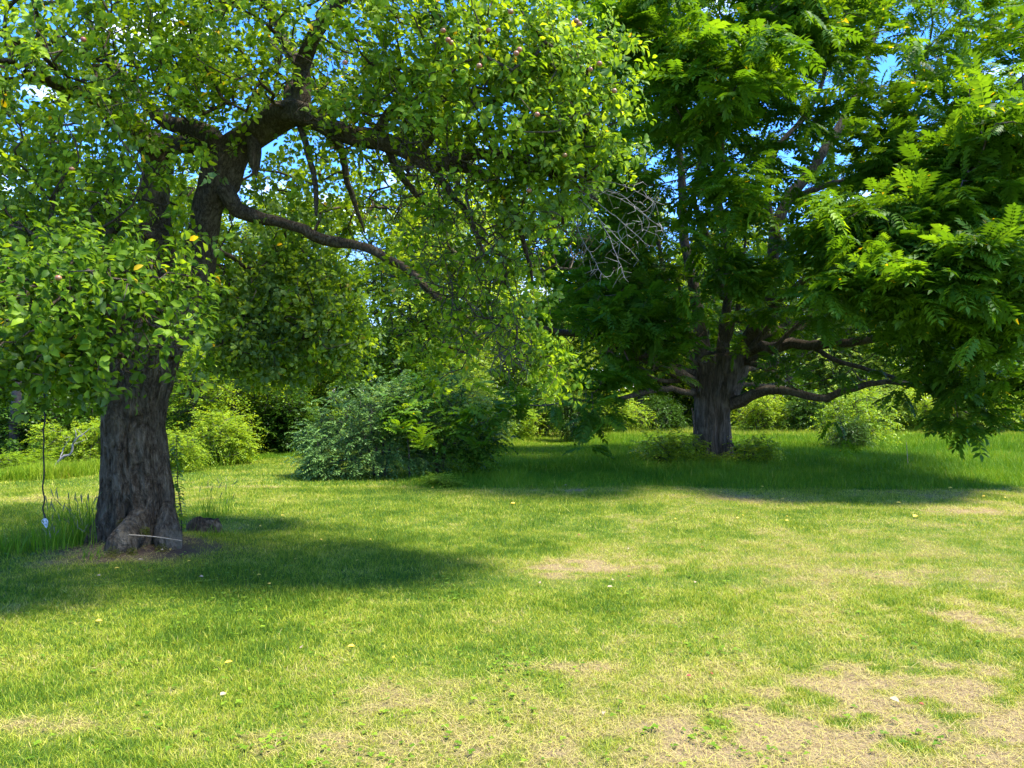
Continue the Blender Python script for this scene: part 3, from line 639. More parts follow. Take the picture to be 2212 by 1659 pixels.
    L((935, 365, Y0 - 1.0, .045), (985, 430, Y0 - .9, .035), (1030, 500, Y0 - .9, .025), (1060, 600, Y0 - .9, .014))
    L((700, 262, Y0 - .6, .05), (735, 330, Y0 - .3, .04), (760, 420, Y0 - .1, .03), (790, 500, Y0 + .1, .015))
    L((648, 270, Y0 - .5, .035), (665, 330, Y0 - .7, .03), (682, 400, Y0 - .75, .028), (680, 465, Y0 - .8, .02))
    L((546, 300, Y0 - .35, .07), (552, 335, Y0 - .42, .065), (551, 362, Y0 - .45, .04), (550, 382, Y0 - .45, .008))          # broken stub
    L((455, 550, Y0 - .1, .035), (490, 548, Y0 + .4, .03), (540, 580, Y0 + .9, .03), (600, 640, Y0 + 1.2, .02), (660, 720, Y0 + 1.3, .012))
    L((420, 600, Y0, .04), (440, 600, Y0 + .6, .03), (480, 640, Y0 + 1.0, .02), (540, 720, Y0 + 1.2, .012))
    L((330, 520, Y0, .06), (280, 500, Y0 - .6, .05), (230, 500, Y0 - 1.2, .04), (180, 540, Y0 - 1.8, .03), (120, 600, Y0 - 2.4, .02))
    L((338, 620, Y0 - .1, .05), (320, 600, Y0 - .8, .04), (300, 590, Y0 - 1.6, .03), (280, 630, Y0 - 2.3, .018))
    L((803, 300, Y0 - .8, .05), (860, 220, Y0 - 1.0, .045), (940, 150, Y0 - 1.3, .035), (1030, 90, Y0 - 1.6, .02))
    L((903, 340, Y0 - 1.0, .04), (960, 270, Y0 - 1.2, .035), (1050, 220, Y0 - 1.4, .03), (1150, 190, Y0 - 1.5, .018))
    B = []
    def b(dx, dy, Y, r, n, shell=0.0): B.extend(blob(rg, P(dx, dy, Y), r, n, shell, .9))
    b(140, 680, 5.9, (1.05, .75, .62), 230); b(330, 620, 6.0, (.42, .4, .35), 45); b(205, 800, 5.9, (.30, .3, .24), 24); b(262, 800, 5.8, (.18, .2, .2), 14); b(-150, 760, 6.2, (.8, .7, .45), 60)
    b(120, 470, 7.0, (1.2, 1.0, .7), 170); b(90, 200, 7.0, (1.7, 1.3, 1.25), 360, .3); b(330, 120, 7.6, (1.3, 1.4, 1.0), 170, .3)
    b(680, 50, 7.2, (2.0, 1.5, .9), 360, .2); b(960, 90, 6.7, (1.1, 1.0, .8), 150); b(1080, 210, 6.7, (.95, .9, .85), 215); b(1210, 170, 6.6, (.5, .6, .4), 60); b(1240, 280, 6.6, (.5, .5, .3), 40); b(1340, 90, 6.6, (.25, .3, .16), 9); b(1330, 215, 6.6, (.22, .3, .12), 8); b(1330, 330, 6.6, (.22, .3, .12), 8); b(1190, 400, 6.8, (.5, .5, .4), 60)
    b(850, 250, 7.3, (.9, .8, .5), 80); b(1050, 540, 7.4, (.75, .7, .75), 90); b(1080, 700, 7.5, (.5, .5, .4), 40); b(950, 640, 7.9, (.4, .5, .35), 22); b(1180, 800, 7.4, (.2, .3, .28), 20)
    b(800, 430, 8.6, (1.5, 1.2, .75), 110); b(620, 680, 9.6, (.95, .8, .85), 400); b(560, 760, 9.6, (.75, .8, .45), 110); b(740, 720, 9.5, (.4, .6, .6), 60); b(470, 640, 9.8, (.5, .6, .6), 50)
    b(540, 480, 9.6, (1.2, 1.0, .7), 110); b(560, 180, 9.2, (1.5, 1.0, .7), 130); b(760, 400, 9.3, (1.0, .8, .5), 60); b(450, -330, 8.6, (4.0, 3.2, 1.1), 260, .35); b(-350, 250, 8.2, (1.9, 2.0, 1.7), 110, .4); b(150, 380, 10.3, (2.0, 1.2, 1.5), 200, .2); b(950, 780, 8.2, (.3, .4, .3), 20)
    B = np.array(B)
    # keep the stems clear where the photograph shows them bare
    B = B[B[:, 1] > 3.6]
    T.grow(B, .16, .10, .03, .9, frm=0)
    T.mesh('limbs', M_limb, root, .0045, .40, .36)
    lit = rg.random(len(B)) < 2
    # spurs
    sp = []
    for q in B:
        for k in range(3): sp.append(q + rg.normal(0, .12, 3) * (1, 1, .8))
    sp = np.array(sp)
    sp, _ = thin_before(sp, [([(410, 620), (435, 540), (455, 430), (490, 340), (560, 285), (632, 245), (742, 292), (863, 325), (923, 358), (1010, 365)], 26, 8.6, .66), ([(483, 400), (567, 463), (700, 517), (820, 547), (937, 640)], 20, 8.4, .8),
        ([(338, 430), (338, 590)], 34, 8.6, .85), ([(300, 720), (300, 1000)], 85, 8.6, .72), ([(360, 262), (455, 300)], 22, 8.4, .8), ([(652, 150), (655, 240)], 30, 8.4, .8), ([(640, 330), (740, 420)], 60, 8.4, .5)], rg)
    nr = (sp[:, 0] < -2.3) & (sp[:, 1] < 6.9) & (sp[:, 2] < 3.2)
    co = simple_leaves('crown', M_apple, root, sp[nr], rg, 7, .10, .084, CURL, .55, .24, .30, .006, .22, rosette=True)
    simple_leaves('crown', M_apple, root, sp[~nr], rg, 9, .08, .074, CURL, .55, .24, .55, .006, .22, rosette=True)
    # bare dead twigs: grey brush at the right and the tangle beneath the big limb
    D = Tree(8)
    def brush(starts, ends, n, tipr, r0, name, mat, seed):
        T2 = Tree(seed); rr = np.random.default_rng(seed)
        for s_ in starts: T2.limb([np.r_[P(*s_[0]), r0], np.r_[P(*s_[1]), r0 * .7], np.r_[P(*s_[2]), r0 * .4]], .06, False)
        tg = []
        for e in ends: tg += blob(rr, P(e[0], e[1], e[2]), e[3], n, 0, .5)
        T2.grow(np.array(tg), .09, .035, .02, 1.3)
        return T2.mesh(name, mat, root, tipr, .30, 0)
    o = brush([((1237, 395, 6.85), (1330, 395, 6.7), (1425, 440, 6.6)), ((1240, 398, 6.85), (1340, 430, 6.7), (1440, 500, 6.6)), ((1235, 398, 6.8), (1320, 460, 6.7), (1400, 530, 6.6)), ((1240, 400, 6.8), (1310, 500, 6.7), (1350, 600, 6.6)), ((1237, 395, 6.85), (1330, 415, 6.7), (1400, 470, 6.6)), ((1225, 400, 6.9), (1300, 480, 6.7), (1380, 560, 6.6)), ((1215, 400, 6.9), (1250, 500, 6.8), (1300, 590, 6.7))],
          [(1340, 420, 6.7, (.35, .3, .10)), (1380, 500, 6.6, (.28, .3, .18)), (1320, 560, 6.7, (.3, .3, .25)), (1410, 440, 6.6, (.12, .2, .08))], 80, .0017, .006, 'dead_twigs', M_dead, 31)
    tag(o, 'bleached grey leafless twigs at the tip of the right limb')
    o = brush([((940, 400, 7.3), (1020, 560, 7.1), (1080, 760, 7.0)), ((1000, 380, 7.2), (1080, 540, 7.0), (1120, 740, 6.9)), ((1060, 400, 7.1), (1150, 520, 6.9), (1190, 680, 6.8)), ((900, 380, 7.4), (960, 560, 7.2), (1000, 740, 7.2)), ((1000, 600, 7.8), (1060, 700, 7.6), (1090, 800, 7.5)), ((960, 560, 7.9), (990, 700, 7.7), (1040, 820, 7.6)), ((1100, 560, 7.5), (1130, 680, 7.4), (1160, 790, 7.3)), ((780, 420, 8), (870, 470, 7.8), (940, 560, 7.7)), ((1000, 380, 7.5), (1100, 480, 7.4), (1180, 600, 7.3))],
          [(1020, 680, 7.1, (.35, .4, .5)), (1100, 760, 7.0, (.25, .3, .4)), (1080, 500, 6.9, (.6, .4, .45)), (900, 420, 7.6, (.7, .5, .4)), (1200, 500, 7.2, (.4, .4, .4)), (820, 260, 7.6, (.8, .5, .35)), (700, 170, 7.8, (.7, .5, .4)), (1000, 560, 6.9, (.5, .3, .5)), (930, 320, 6.7, (.5, .3, .35))], 260, .0027, .007, 'dead_twigs', M_limb, 33)
    tag(o, 'brown tangle of bare hanging twigs under the long right limb')
    # the fruit
    ma = plain('apple_skin', (.30, .06, .04), (.32, .20, .07), 25, .4, 0, .5)
    def fruit(c, r):
        a = np.linspace(0, math.pi, 9); b_ = np.arange(12) * 2 * math.pi / 12
        V = []
        for t in a:
            for p_ in b_: 
                rr = r * math.sin(t) * (1.06 - .1 * math.cos(t)); V.append((rr * math.cos(p_), rr * math.sin(p_), r * .92 * math.cos(t) - r * .22 * math.exp(-(t / .4) ** 2)))
        V = np.array(V) + c; i = np.arange(8)[:, None] * 12; j = np.arange(12)[None]
        o = mesh_np('apple', V, np.stack([i + j, i + 12 + j, i + 12 + (j + 1) % 12, i + (j + 1) % 12], -1).reshape(-1, 4), ma, root, smooth=True, loc=np.array(root.location))
        V2, F2 = tube([c + [0, 0, r * .7], c + [.004, 0, r * 1.3], c + [.01, 0, r * 2.0]], [.0025, .002, .002], 5)
        s = mesh_np('stalk', V2, F2, M_limb, o, loc=np.array(root.location)); 
    for dx, dy, Y in ((1035, 142, 5.78), (968, 86, 5.85), (975, 92, 5.87), (1055, 65, 5.9), (1115, 115, 5.7), (1122, 107, 5.72), (1295, 137, 6.1), (1275, 150, 6.1), (1245, 45, 6.1), (1252, 52, 6.1), (1103, 25, 5.8), (1327, 196, 6.2), (1143, 411, 6.4), (745, 135, 6.0), (1160, 247, 5.9), (155, 365, 6.3), (126, 600, 5.2), (180, 85, 5.9), (957, 66, 5.9), (1220, 335, 6.3)):
        fruit(P(dx, dy, Y), .021)
    return T
apple_tree()

# ------------------------------------------------------------------ the walnut tree
def walnut_tree():
    root = thing('walnut_tree', (WAX, WAY, 0), 'wide spreading walnut tree with feathery compound leaves and a stout grey forked trunk, at right', 'tree')
    rg = np.random.default_rng(202)
    def row(dy, l, r_):
        p = P((l + r_) / 2, dy, WAY); return (p[2], p[0], WAY, (r_ - l) / 2 / F * WAY)
    rows = [row(1010, 1490, 1590), row(990, 1495, 1582), row(950, 1498, 1577), row(900, 1499, 1574), row(860, 1500, 1580), row(830, 1498, 1590), row(795, 1498, 1604), row(770, 1505, 1606)]
    rows = sorted(rows); rows[0] = (-.15,) + rows[0][1:]
    def lobes(Z, T):
        a = 1 + np.exp(-np.clip(Z, 0, 9) / .3) * .12 * np.cos(4 * T + .6) + .04 * np.cos(3 * T + Z)
        sm = 2 * math.pi - math.pi / 2 + .18                            # two stems grown together: a deep seam up the front
        return a - .20 * np.exp(-((T - sm) / .16) ** 2) - .06 * np.exp(-((T - sm + .55) / .08) ** 2)
    lathe_trunk('trunk', M_barkB, root, rows, lobes, 13, 200, .022, .05)
    T = Tree(14); Y0 = WAY
    def L(*pts, **kw): T.limb([np.r_[P(a, b, Y), r] for a, b, Y, r in pts], .3, **kw)
    L((1530, 860, Y0, .3), (1522, 790, Y0, .26), (1512, 707, Y0, .17), (1500, 627, Y0, .14), (1478, 520, Y0, .12), (1474, 400, Y0, .10), (1462, 280, Y0, .08), (1440, 100, Y0 + .4, .06), (1430, -50, Y0 + .6, .03), attach=False)
    T.tips = []
    L((1575, 850, Y0, .28), (1592, 800, Y0, .27), (1606, 755, Y0, .22), (1628, 715, Y0 - .3, .19), (1654, 667, Y0 - .5, .17), (1668, 600, Y0 - .8, .15), (1672, 520, Y0 - .9, .14), (1690, 450, Y0 - .9, .14), (1758, 360, Y0 - .8, .13), (1808, 283, Y0 - .6, .11), (1850, 200, Y0 - .5, .09), (1890, 80, Y0 - .3, .06), (1950, -60, Y0, .04), attach=False)
    L((1560, 800, Y0, .2), (1564, 700, Y0 - .3, .13), (1572, 627, Y0 - .5, .11), (1562, 500, Y0 - .6, .085), (1550, 380, Y0 - .6, .07), (1560, 250, Y0 - .6, .07), (1600, 120, Y0 - .4, .05), (1610, -20, Y0, .03))
    L((1572, 880, Y0 - .1, .16), (1601, 864, Y0 - .4, .15), (1641, 846, Y0 - .8, .13), (1681, 843, Y0 - 1.2, .11), (1721, 847, Y0 - 1.6, .10), (1761, 859, Y0 - 2, .09), (1788, 859, Y0 - 2.3, .085), (1828, 843, Y0 - 2.7, .075), (1894, 827, Y0 - 3.2, .06), (1960, 830, Y0 - 3.8, .05), (2040, 860, Y0 - 4.4, .03))
    L((1606, 760, Y0, .17), (1641, 750, Y0 - .4, .15), (1668, 753, Y0 - .7, .14), (1708, 742, Y0 - 1.0, .13), (1748, 747, Y0 - 1.4, .12), (1801, 742, Y0 - 1.9, .11), (1881, 734, Y0 - 2.6, .09), (1934, 726, Y0 - 3.2, .07), (2020, 700, Y0 - 4.2, .05), (2120, 690, Y0 - 5.2, .03))
    L((1614, 745, Y0, .15), (1641, 726, Y0 + .3, .14), (1694, 707, Y0 + .7, .13), (1748, 696, Y0 + 1.0, .11), (1801, 688, Y0 + 1.4, .10), (1900, 650, Y0 + 2.0, .07), (2050, 600, Y0 + 2.5, .05), (2200, 560, Y0 + 2.5, .03))
    L((1755, 750, Y0 - 1.4, .06), (1800, 775, Y0 - 1.8, .055), (1860, 795, Y0 - 2.4, .05), (1950, 822, Y0 - 3.2, .04), (2050, 870, Y0 - 4.0, .03), (2100, 900, Y0 - 4.4, .015))
    L((1600, 780, Y0, .07), (1640, 790, Y0 - .8, .07), (1665, 800, Y0 - 1.2, .06), (1690, 825, Y0 - 1.5, .04), (1720, 840, Y0 - 2, .03))
    L((1505, 830, Y0 - .1, .16), (1470, 810, Y0 - .5, .15), (1420, 786, Y0 - 1.0, .13), (1370, 763, Y0 - 1.5, .12), (1320, 740, Y0 - 2.0, .10), (1270, 723, Y0 - 2.4, .09), (1187, 713, Y0 - 3.0, .06), (1143, 693, Y0 - 3.4, .04))
    L((1510, 790, Y0, .13), (1490, 760, Y0 + .4, .12), (1440, 710, Y0 + .9, .10), (1380, 640, Y0 + 1.3, .08), (1300, 560, Y0 + 1.6, .06), (1220, 500, Y0 + 1.8, .03))
    L((1500, 850, Y0 - .2, .08), (1440, 840, Y0 - 1.5, .07), (1380, 850, Y0 - 2.4, .06), (1300, 870, Y0 - 3.2, .035), (1230, 860, Y0 - 3.8, .02))
    L((1688, 533, Y0 - 2, .09), (1662, 467, Y0 - 2.1, .085), (1657, 400, Y0 - 2.1, .08), (1672, 330, Y0 - 2, .07), (1735, 257, Y0 - 1.8, .06), (1775, 183, Y0 - 1.6, .05), (1792, 93, Y0 - 1.5, .04), (1838, 10, Y0 - 1.4, .03))
    L((1640, 345, Y0 - 2, .06), (1592, 307, Y0 - 2.2, .06), (1538, 247, Y0 - 2.6, .05), (1495, 190, Y0 - 3, .035))
    L((1560, 640, Y0 - .5, .09), (1540, 540, Y0 - 1.8, .08), (1500, 440, Y0 - 3, .06), (1520, 330, Y0 - 4.4, .04), (1560, 250, Y0 - 5.4, .02))
    L((1640, 680, Y0 - .5, .10), (1720, 620, Y0 - 2, .08), (1800, 560, Y0 - 3.5, .07), (1900, 520, Y0 - 5, .05), (2000, 500, Y0 - 6.4, .03))
    L((1700, 430, Y0 - .9, .08), (1850, 380, Y0 - 1.8, .06), (2000, 330, Y0 - 2.5, .05), (2150, 260, Y0 - 3, .03))
    for a, e, r0 in (((1512, 800), (1330, 560, -1.0), .09), ((1515, 770), (1400, 420, -.6), .10), ((1520, 760), (1440, 560, -1.5), .08), ((1585, 790), (1720, 560, -1.2), .09), ((1600, 770), (1840, 600, .6), .09), ((1598, 790), (1780, 660, -1.8), .08), ((1510, 810), (1290, 650, .8), .08), ((1600, 800), (1850, 700, 1.5), .08), ((1508, 820), (1330, 790, -1.0), .07), ((1590, 830), (1760, 800, .9), .06), ((1560, 760), (1610, 480, -1.6), .08)):
        mx_, my_ = (a[0] * .55 + e[0] * .45 + rg.normal() * 10), (a[1] * .62 + e[1] * .38 + 12)
        L((a[0], a[1], Y0 - .1, r0), (mx_, my_, Y0 + e[2] * .5, r0 * .75), ((mx_ + e[0]) / 2 + rg.normal() * 8, (my_ + e[1]) / 2 - 6, Y0 + e[2] * .8, r0 * .55), (e[0], e[1], Y0 + e[2], r0 * .3))
    B = []
    def b(dx, dy, Y, r, n, shell=0.0, zm=.55): B.extend(blob(rg, P(dx, dy, Y), r, n, shell, zm))
    b(1660, 300, 20, (7.2, 6.5, 6.2), 1500, .66, 2.6)
    b(1660, 300, 20, (5.5, 4.8, 4.5), 160, .3, 3.4)
    b(1230, 660, 17.3, (1.0, 1.6, .9), 45); b(1350, 690, 17.5, (1.7, 1.8, 1.0), 105); b(1300, 560, 18, (1.5, 1.5, 1.0), 55); b(1400, 780, 17, (1.4, 1.5, .25), 30)
    b(1290, 830, 16.2, (.7, .7, .25), 13); b(1285, 910, 16, (.25, .3, .25), 5); b(1045, 900, 15.8, (.28, .3, .16), 5); b(1110, 860, 16.4, (.4, .4, .25), 6)
    b(1930, 610, 12.9, (1.3, 1.0, .42), 52); b(2100, 590, 12.6, (1.1, 1.0, .5), 46); b(1880, 490, 13.6, (1.2, 1.0, .30), 40); b(2080, 430, 13.6, (1.2, 1.2, .38), 46); b(2190, 300, 13.4, (1.2, 1.2, .5), 42); b(2000, 345, 14.5, (1.0, 1.2, .3), 26)
    b(2150, 700, 13.6, (.9, 1.0, .35), 20); b(2120, 820, 14.4, (.6, .6, .25), 9); b(2060, 905, 14.3, (.2, .3, .14), 4); b(2130, 890, 14.6, (.3, .3, .12), 3); b(2210, 830, 14.2, (.4, .5, .25), 7); b(1970, 720, 15, (1.0, 1.2, .35), 18); b(2000, 830, 15.4, (.6, .7, .2), 4)
    b(1560, 150, 13.2, (1.2, 1.2, .35), 30); b(1400, 60, 13.6, (.9, 1.2, .6), 22); b(1480, 290, 14.2, (1.2, 1.2, .35), 18); b(1560, 430, 14, (.9, 1.0, .2), 14); b(1570, 600, 15.4, (.9, .9, .3), 20); b(1560, 740, 18.2, (.35, .4, .25), 8, 0); b(1440, 720, 17, (1.0, .9, .4), 26)
    b(1790, 900, 17.4, (.4, .5, .25), 11); b(1810, 950, 17.4, (.3, .3, .12), 5); b(1750, 800, 17, (1.5, 1.2, .3), 30); b(1360, 420, 15.5, (.8, 1.0, .8), 24); b(1700, 60, 15.5, (1.5, 1.5, .5), 34)
    B = np.array(B)
    X_, Y_ = proj(B); B = B[~((X_ > 1880) & (Y_ < 330) & (B[:, 1] > 15) & (rg.random(len(B)) < .25))]
    # light gaps in the outer shell
    g = fbm(B[:, 0] * .42 + 9, B[:, 1] * .42, B[:, 2] * .42, 71, 2); far = B[:, 1] > 16.5
    B = B[(g > .36) | ~far]
    T.grow(B, .30, .09, .02, .9)
    T.mesh('limbs', M_limbB, root, .0062, .40, .18)
    nodes = np.array(T.p); par = np.array(T.par); tips = [i for i, L_ in T.tips if T.rm[i] == 0]
    tp, td = [], []
    for i in tips:
        d = nodes[i] - nodes[par[i]]; tp.append(nodes[i]); td.append(d)
        k = par[i]
        for s_ in range(1):
            if k >= 0 and T.rm[k] == 0: tp.append(nodes[k] + rg.normal(0, .22, 3)); td.append(d + rg.normal(0, .1, 3))
    # a second tuft beside each tip thickens the outer shell
    tp = np.array(tp); td = np.array(td)
    nr = tp[:, 1] < 16; ex = tp[nr] + rg.normal(0, .30, tp[nr].shape); tp = np.concatenate([tp, ex]); td = np.concatenate([td, td[nr] + rg.normal(0, .1, td[nr].shape)])
    tp, kp = thin_before(tp, [([(1518, 740), (1508, 627), (1478, 500), (1473, 300)], 24, 20.5, .75), ([(1561, 720), (1560, 450), (1555, 300)], 20, 20, .65), ([(1592, 307), (1640, 345)], 20, 19, .6), ([(1600, 790), (1690, 830)], 22, 19, .8), ([(1538, 1000), (1538, 760)], 46, 19.5, .9), ([(1540, 780), (1530, 620)], 60, 19.5, .6), ([(1577, 875), (1641, 846), (1788, 859), (1894, 827)], 26, 19, .85), ([(1609, 755), (1700, 742), (1801, 742), (1934, 726)], 26, 18.5, .85), ([(1628, 715), (1668, 600), (1690, 450), (1758, 360), (1808, 283)], 20, 19, .5),
        ([(1688, 533), (1657, 400), (1735, 257), (1792, 93)], 16, 18.5, .5), ([(1494, 814), (1370, 763), (1187, 713)], 26, 19.5, .8), ([(1700, 800), (1900, 790)], 40, 18.5, .5), ([(1380, 330), (1450, 560)], 40, 18, .5), ([(1440, 900), (1440, 960)], 70, 18, .8), ([(1660, 910), (1990, 925)], 34, 16.8, .75)], rg); td = td[kp]
    compound_leaves('crown', M_walnut, root, tp, td, rg, 4, .52, 0, .40)
    # old creeper stems and dead sticks against the trunk
    for pts, r0 in ((((1500, 1000), (1497, 960), (1499, 920), (1494, 880)), .022), (((1506, 1000), (1505, 950), (1506, 930)), .02), (((1570, 945), (1585, 965), (1595, 985), (1598, 1000)), .028)):
        c = catmull([np.r_[P(a, b_, WAY - .55), r0] for a, b_ in pts], .05); c[:, :3] += rg.normal(0, .008, (len(c), 3))
        V, Fq = tube(c[:, :3], c[:, 3], 7); mesh_np('creeper_stem', V, Fq, M_limbB, root, smooth=True, loc=np.array(root.location))
walnut_tree()

# ------------------------------------------------------------------ shrubs and woodland
def woody(name, loc, label, cat, mat, blobs, tr=.06, trunk_h=1.0, nstem=1, per=8, size=.12, spread=.25, seed=1, tmpl=LEAFS, vmean=.5, vclu=.22, up=.5, bark=None, group=None, seg=.3, tip=.006, ex=.42, lean=.3, wf=1.0, mult=1, droop=.15, comp=0):
    """stems + crown: blobs are (x, y, z, rx, ry, rz, n, shell) relative to the foot"""
    rg = np.random.default_rng(seed); root = thing(name, loc, label, cat, group); L0 = np.array(loc, float)
    T = Tree(seed)
    for k in range(nstem):
        a = rg.uniform(0, 6.28); q = rg.uniform(.0, .12) * nstem ** .5
        p0 = L0 + [math.cos(a) * q * .5, math.sin(a) * q * .5, -.05]
        pts = [np.r_[p0, tr * 1.25], np.r_[p0 + [math.cos(a) * lean * trunk_h * .3, math.sin(a) * lean * trunk_h * .3, trunk_h * .55], tr], np.r_[p0 + [math.cos(a) * lean * trunk_h * .7, math.sin(a) * lean * trunk_h * .7, trunk_h * 1.05], tr * .8]]
        T.limb(pts, .2, False)
    tg = []
    for x, y, z, rx, ry, rz, n, sh in blobs: tg += blob(rg, L0 + [x, y, z], (rx, ry, rz), n, sh, .08)
    tg = np.array(tg); T.grow(tg, seg, .08, .02, .9)
    T.mesh('trunk' if nstem == 1 else 'stems', bark or M_twig, root, tip, ex, .15)
    pts = np.concatenate([tg + rg.normal(0, spread * .9, tg.shape) * (k > 0) for k in range(mult)]); pts[:, 2] = np.maximum(pts[:, 2], .08)
    if comp: compound_leaves('crown', mat, root, pts, rg.normal(size=pts.shape) * .4 + [0, 0, .5], rg, comp, size, 0, vmean)
    else: spray_leaves('crown', mat, root, pts, rg, per + 3, spread * 2.1, size * 1.12, tmpl, vmean, vclu, wf)
    return root
def copy_tree(o, loc, rz, s, label, group=None):
    c = o.copy(); COL.objects.link(c); c.location = loc; c.rotation_euler = (0, 0, rz); c.scale = s; c['label'] = label
    if group: c['group'] = group
    for ch in list(o.children):
        d = ch.copy(); COL.objects.link(d); d.parent = c
    return c

# the big silvery shrub in the middle
gx, gy, _ = G(800, 1040); gy += .9
woody('silvery_shrub', (gx, gy + .2, 0), 'broad ragged silvery green shrub in the middle of the lawn', 'shrub', M_silver,
      [(-.95, -.1, .55, .7, .8, .5, 150, .4), (-.6, .2, 1.2, .75, .8, .5, 120, .4), (.1, 0, 1.25, .8, .9, .6, 120, .4), (.15, -.6, .40, .8, .3, .28, 70, .3), (-1.05, -.55, .28, .45, .35, .22, 55, .2), (-.45, -.5, .85, .5, .35, .22, 40, 0), (.25, .2, 1.85, .5, .5, .3, 36, 0), (-.35, 0, 1.65, .9, .5, .35, 50, .5), (-1.35, 0, .8, .4, .5, .5, 30, .5), (1.0, -.35, .35, .5, .3, .2, 34, 0)],
      tr=.03, trunk_h=.7, nstem=7, per=15, size=.085, spread=.15, seed=41, tmpl=SLIM, seg=.14, tip=.003, wf=1.25, mult=2, up=.35, vmean=.45, vclu=.25)
woody('green_shrub', (gx + 1.25, gy + .25, 0), 'darker green drooping shrub grown into the right half of the silvery shrub', 'shrub', M_dkgreen,
      [(-.25, 0, 1.2, .85, .8, .70, 130, .45), (.35, -.1, .9, .6, .7, .45, 80, .4), (1.0, -.2, .78, .35, .4, .14, 22, 0), (.65, -.2, .52, .35, .3, .2, 26, 0), (-.1, 0, 2.0, .5, .5, .3, 30, 0), (-.7, -.5, 1.2, .4, .3, .4, 30, .2)],
      tr=.03, trunk_h=.7, nstem=5, per=12, size=.105, spread=.18, seed=47, tmpl=LEAFS, seg=.14, tip=.003, mult=2, up=.4, vmean=.5, vclu=.25)
w2 = P(880, 960, gy - .75)
woody('walnut_sapling', (w2[0], gy - .35, 0), 'young bright green walnut sapling growing out of the silvery shrub', 'sapling', M_walnut,
      [(0, -.3, 1.25, .45, .3, .32, 16, 0), (.12, -.35, .95, .4, .25, .25, 10, 0)], tr=.02, trunk_h=.9, nstem=1, size=.34, seed=43, seg=.15, tip=.004, comp=3, spread=.1, vmean=.66, lean=.1)
# woodland prototypes ------------------------------------------------
def proto_tree(name, label, mat, H, R, n, size, seed, trunk=.14, conical=False, z0=.18, group=None, per=9, vmean=.5, mult=2):
    bl = []
    rr = random.Random(seed)
    if conical:
        for k in range(7):
            t = k / 6; bl.append((0, 0, H * (.12 + .8 * t), R * (1 - .85 * t), R * (1 - .85 * t), H * .09, int(n * (1 - .7 * t) / 3.6), .5))
    else:
        for k in range(9):
            a = rr.uniform(0, 6.28); t = rr.uniform(z0, .86); w_ = math.sin(math.pi * min(1, .25 + t * .8)); q = R * .55 * w_ * rr.uniform(.4, 1)
            bl.append((math.cos(a) * q, math.sin(a) * q, H * t, R * rr.uniform(.38, .6), R * rr.uniform(.38, .6), H * rr.uniform(.10, .17), n // 9, .4))
        bl.append((0, 0, H * .9, R * .4, R * .4, H * .10, n // 10, .2))
    return woody(name, (0, 60, 0), label, 'tree', mat, bl, tr=trunk, trunk_h=H * .45, nstem=1, per=per, size=size, spread=.38, seed=seed, vmean=vmean, seg=.45, tip=.012, lean=.06, mult=mult, group=group)
GW = 'trees of the wood behind the field'
GS = 'shrubs along the edge of the wood'
pA = proto_tree('woodland_tree', '-', M_wood1, 12, 3.9, 1300, .18, 61)
pB = proto_tree('woodland_tree', '-', M_wood2, 10.5, 3.7, 1200, .18, 62)
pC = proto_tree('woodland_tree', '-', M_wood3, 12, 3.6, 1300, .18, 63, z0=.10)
pD = proto_tree('woodland_tree', '-', M_yell, 5.0, 2.2, 520, .13, 64, .08)
def proto_shrub(label, mat, seed, H=2.0, R=1.4, n=380, size=.10, tmpl=LEAFS, wf=1.0, vm=.5):
    rr = random.Random(seed); bl = []
    for k in range(6):
        a = rr.uniform(0, 6.28); q = R * rr.uniform(.2, .65); h = rr.uniform(.25, .75) * H
        bl.append((math.cos(a) * q, math.sin(a) * q, h, R * .45, R * .45, H * .24, n // 6, .3))
    bl.append((0, 0, H * .35, R * .9, R * .9, H * .33, n // 3, .6))
    return woody('shrub', (0, 60, 0), label, 'shrub', mat, bl, tr=.02, trunk_h=H * .4, nstem=5, per=9, size=size, spread=.2, seed=seed, seg=.2, tip=.005, mult=2, tmpl=tmpl, wf=wf, vmean=vm)
sA = proto_shrub('-', M_wood1, 71)
sB = proto_shrub('-', M_wood2, 72)
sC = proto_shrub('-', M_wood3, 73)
sD = proto_shrub('-', M_yell, 74, 1.5, 1.2, 260, .09)
used = set()
def put(o, dx, Y, s, label, group=None, rz=None, z=0, sz=None, name=None):
    p = P(dx, 900, Y); rz = rz if rz is not None else (dx * .37 + Y) % 6.28
    sc = (s, s, sz or s)
    if o.name in used: c = copy_tree(o, (p[0], Y, z), rz, sc, label, group)
    else:
        used.add(o.name); c = o; c.location = (p[0], Y, z); c.rotation_euler = (0, 0, rz); c.scale = sc; c['label'] = label
        if group: c['group'] = group
    if name: c.name = name
    return c
# left edge of the lawn
put(sD, 25, 16.6, 0.60, 'pale yellow green bramble shrub at the left edge of the picture', GS, sz=.34)
put(sD, 85, 17.2, 0.52, 'second pale yellow green bramble shrub, just left of the hanging cord', GS, sz=.36)
put(sA, 150, 18.0, 0.58, 'low leafy green shrub between the hanging cord and the apple trunk', GS)
put(sA, 205, 18.2, 0.62, 'low leafy green shrub close against the left of the apple trunk', GS)
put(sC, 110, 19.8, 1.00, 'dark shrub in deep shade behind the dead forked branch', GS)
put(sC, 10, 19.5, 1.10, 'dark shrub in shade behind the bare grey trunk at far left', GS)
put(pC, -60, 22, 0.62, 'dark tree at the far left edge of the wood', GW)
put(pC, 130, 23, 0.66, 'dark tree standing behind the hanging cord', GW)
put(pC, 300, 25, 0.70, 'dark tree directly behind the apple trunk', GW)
put(pA, 40, 27, 0.72, 'mid green tree behind the bare grey trunk at far left', GW)
put(pA, 220, 29, 0.80, 'tall mid green tree seen above the left shrubs', GW)
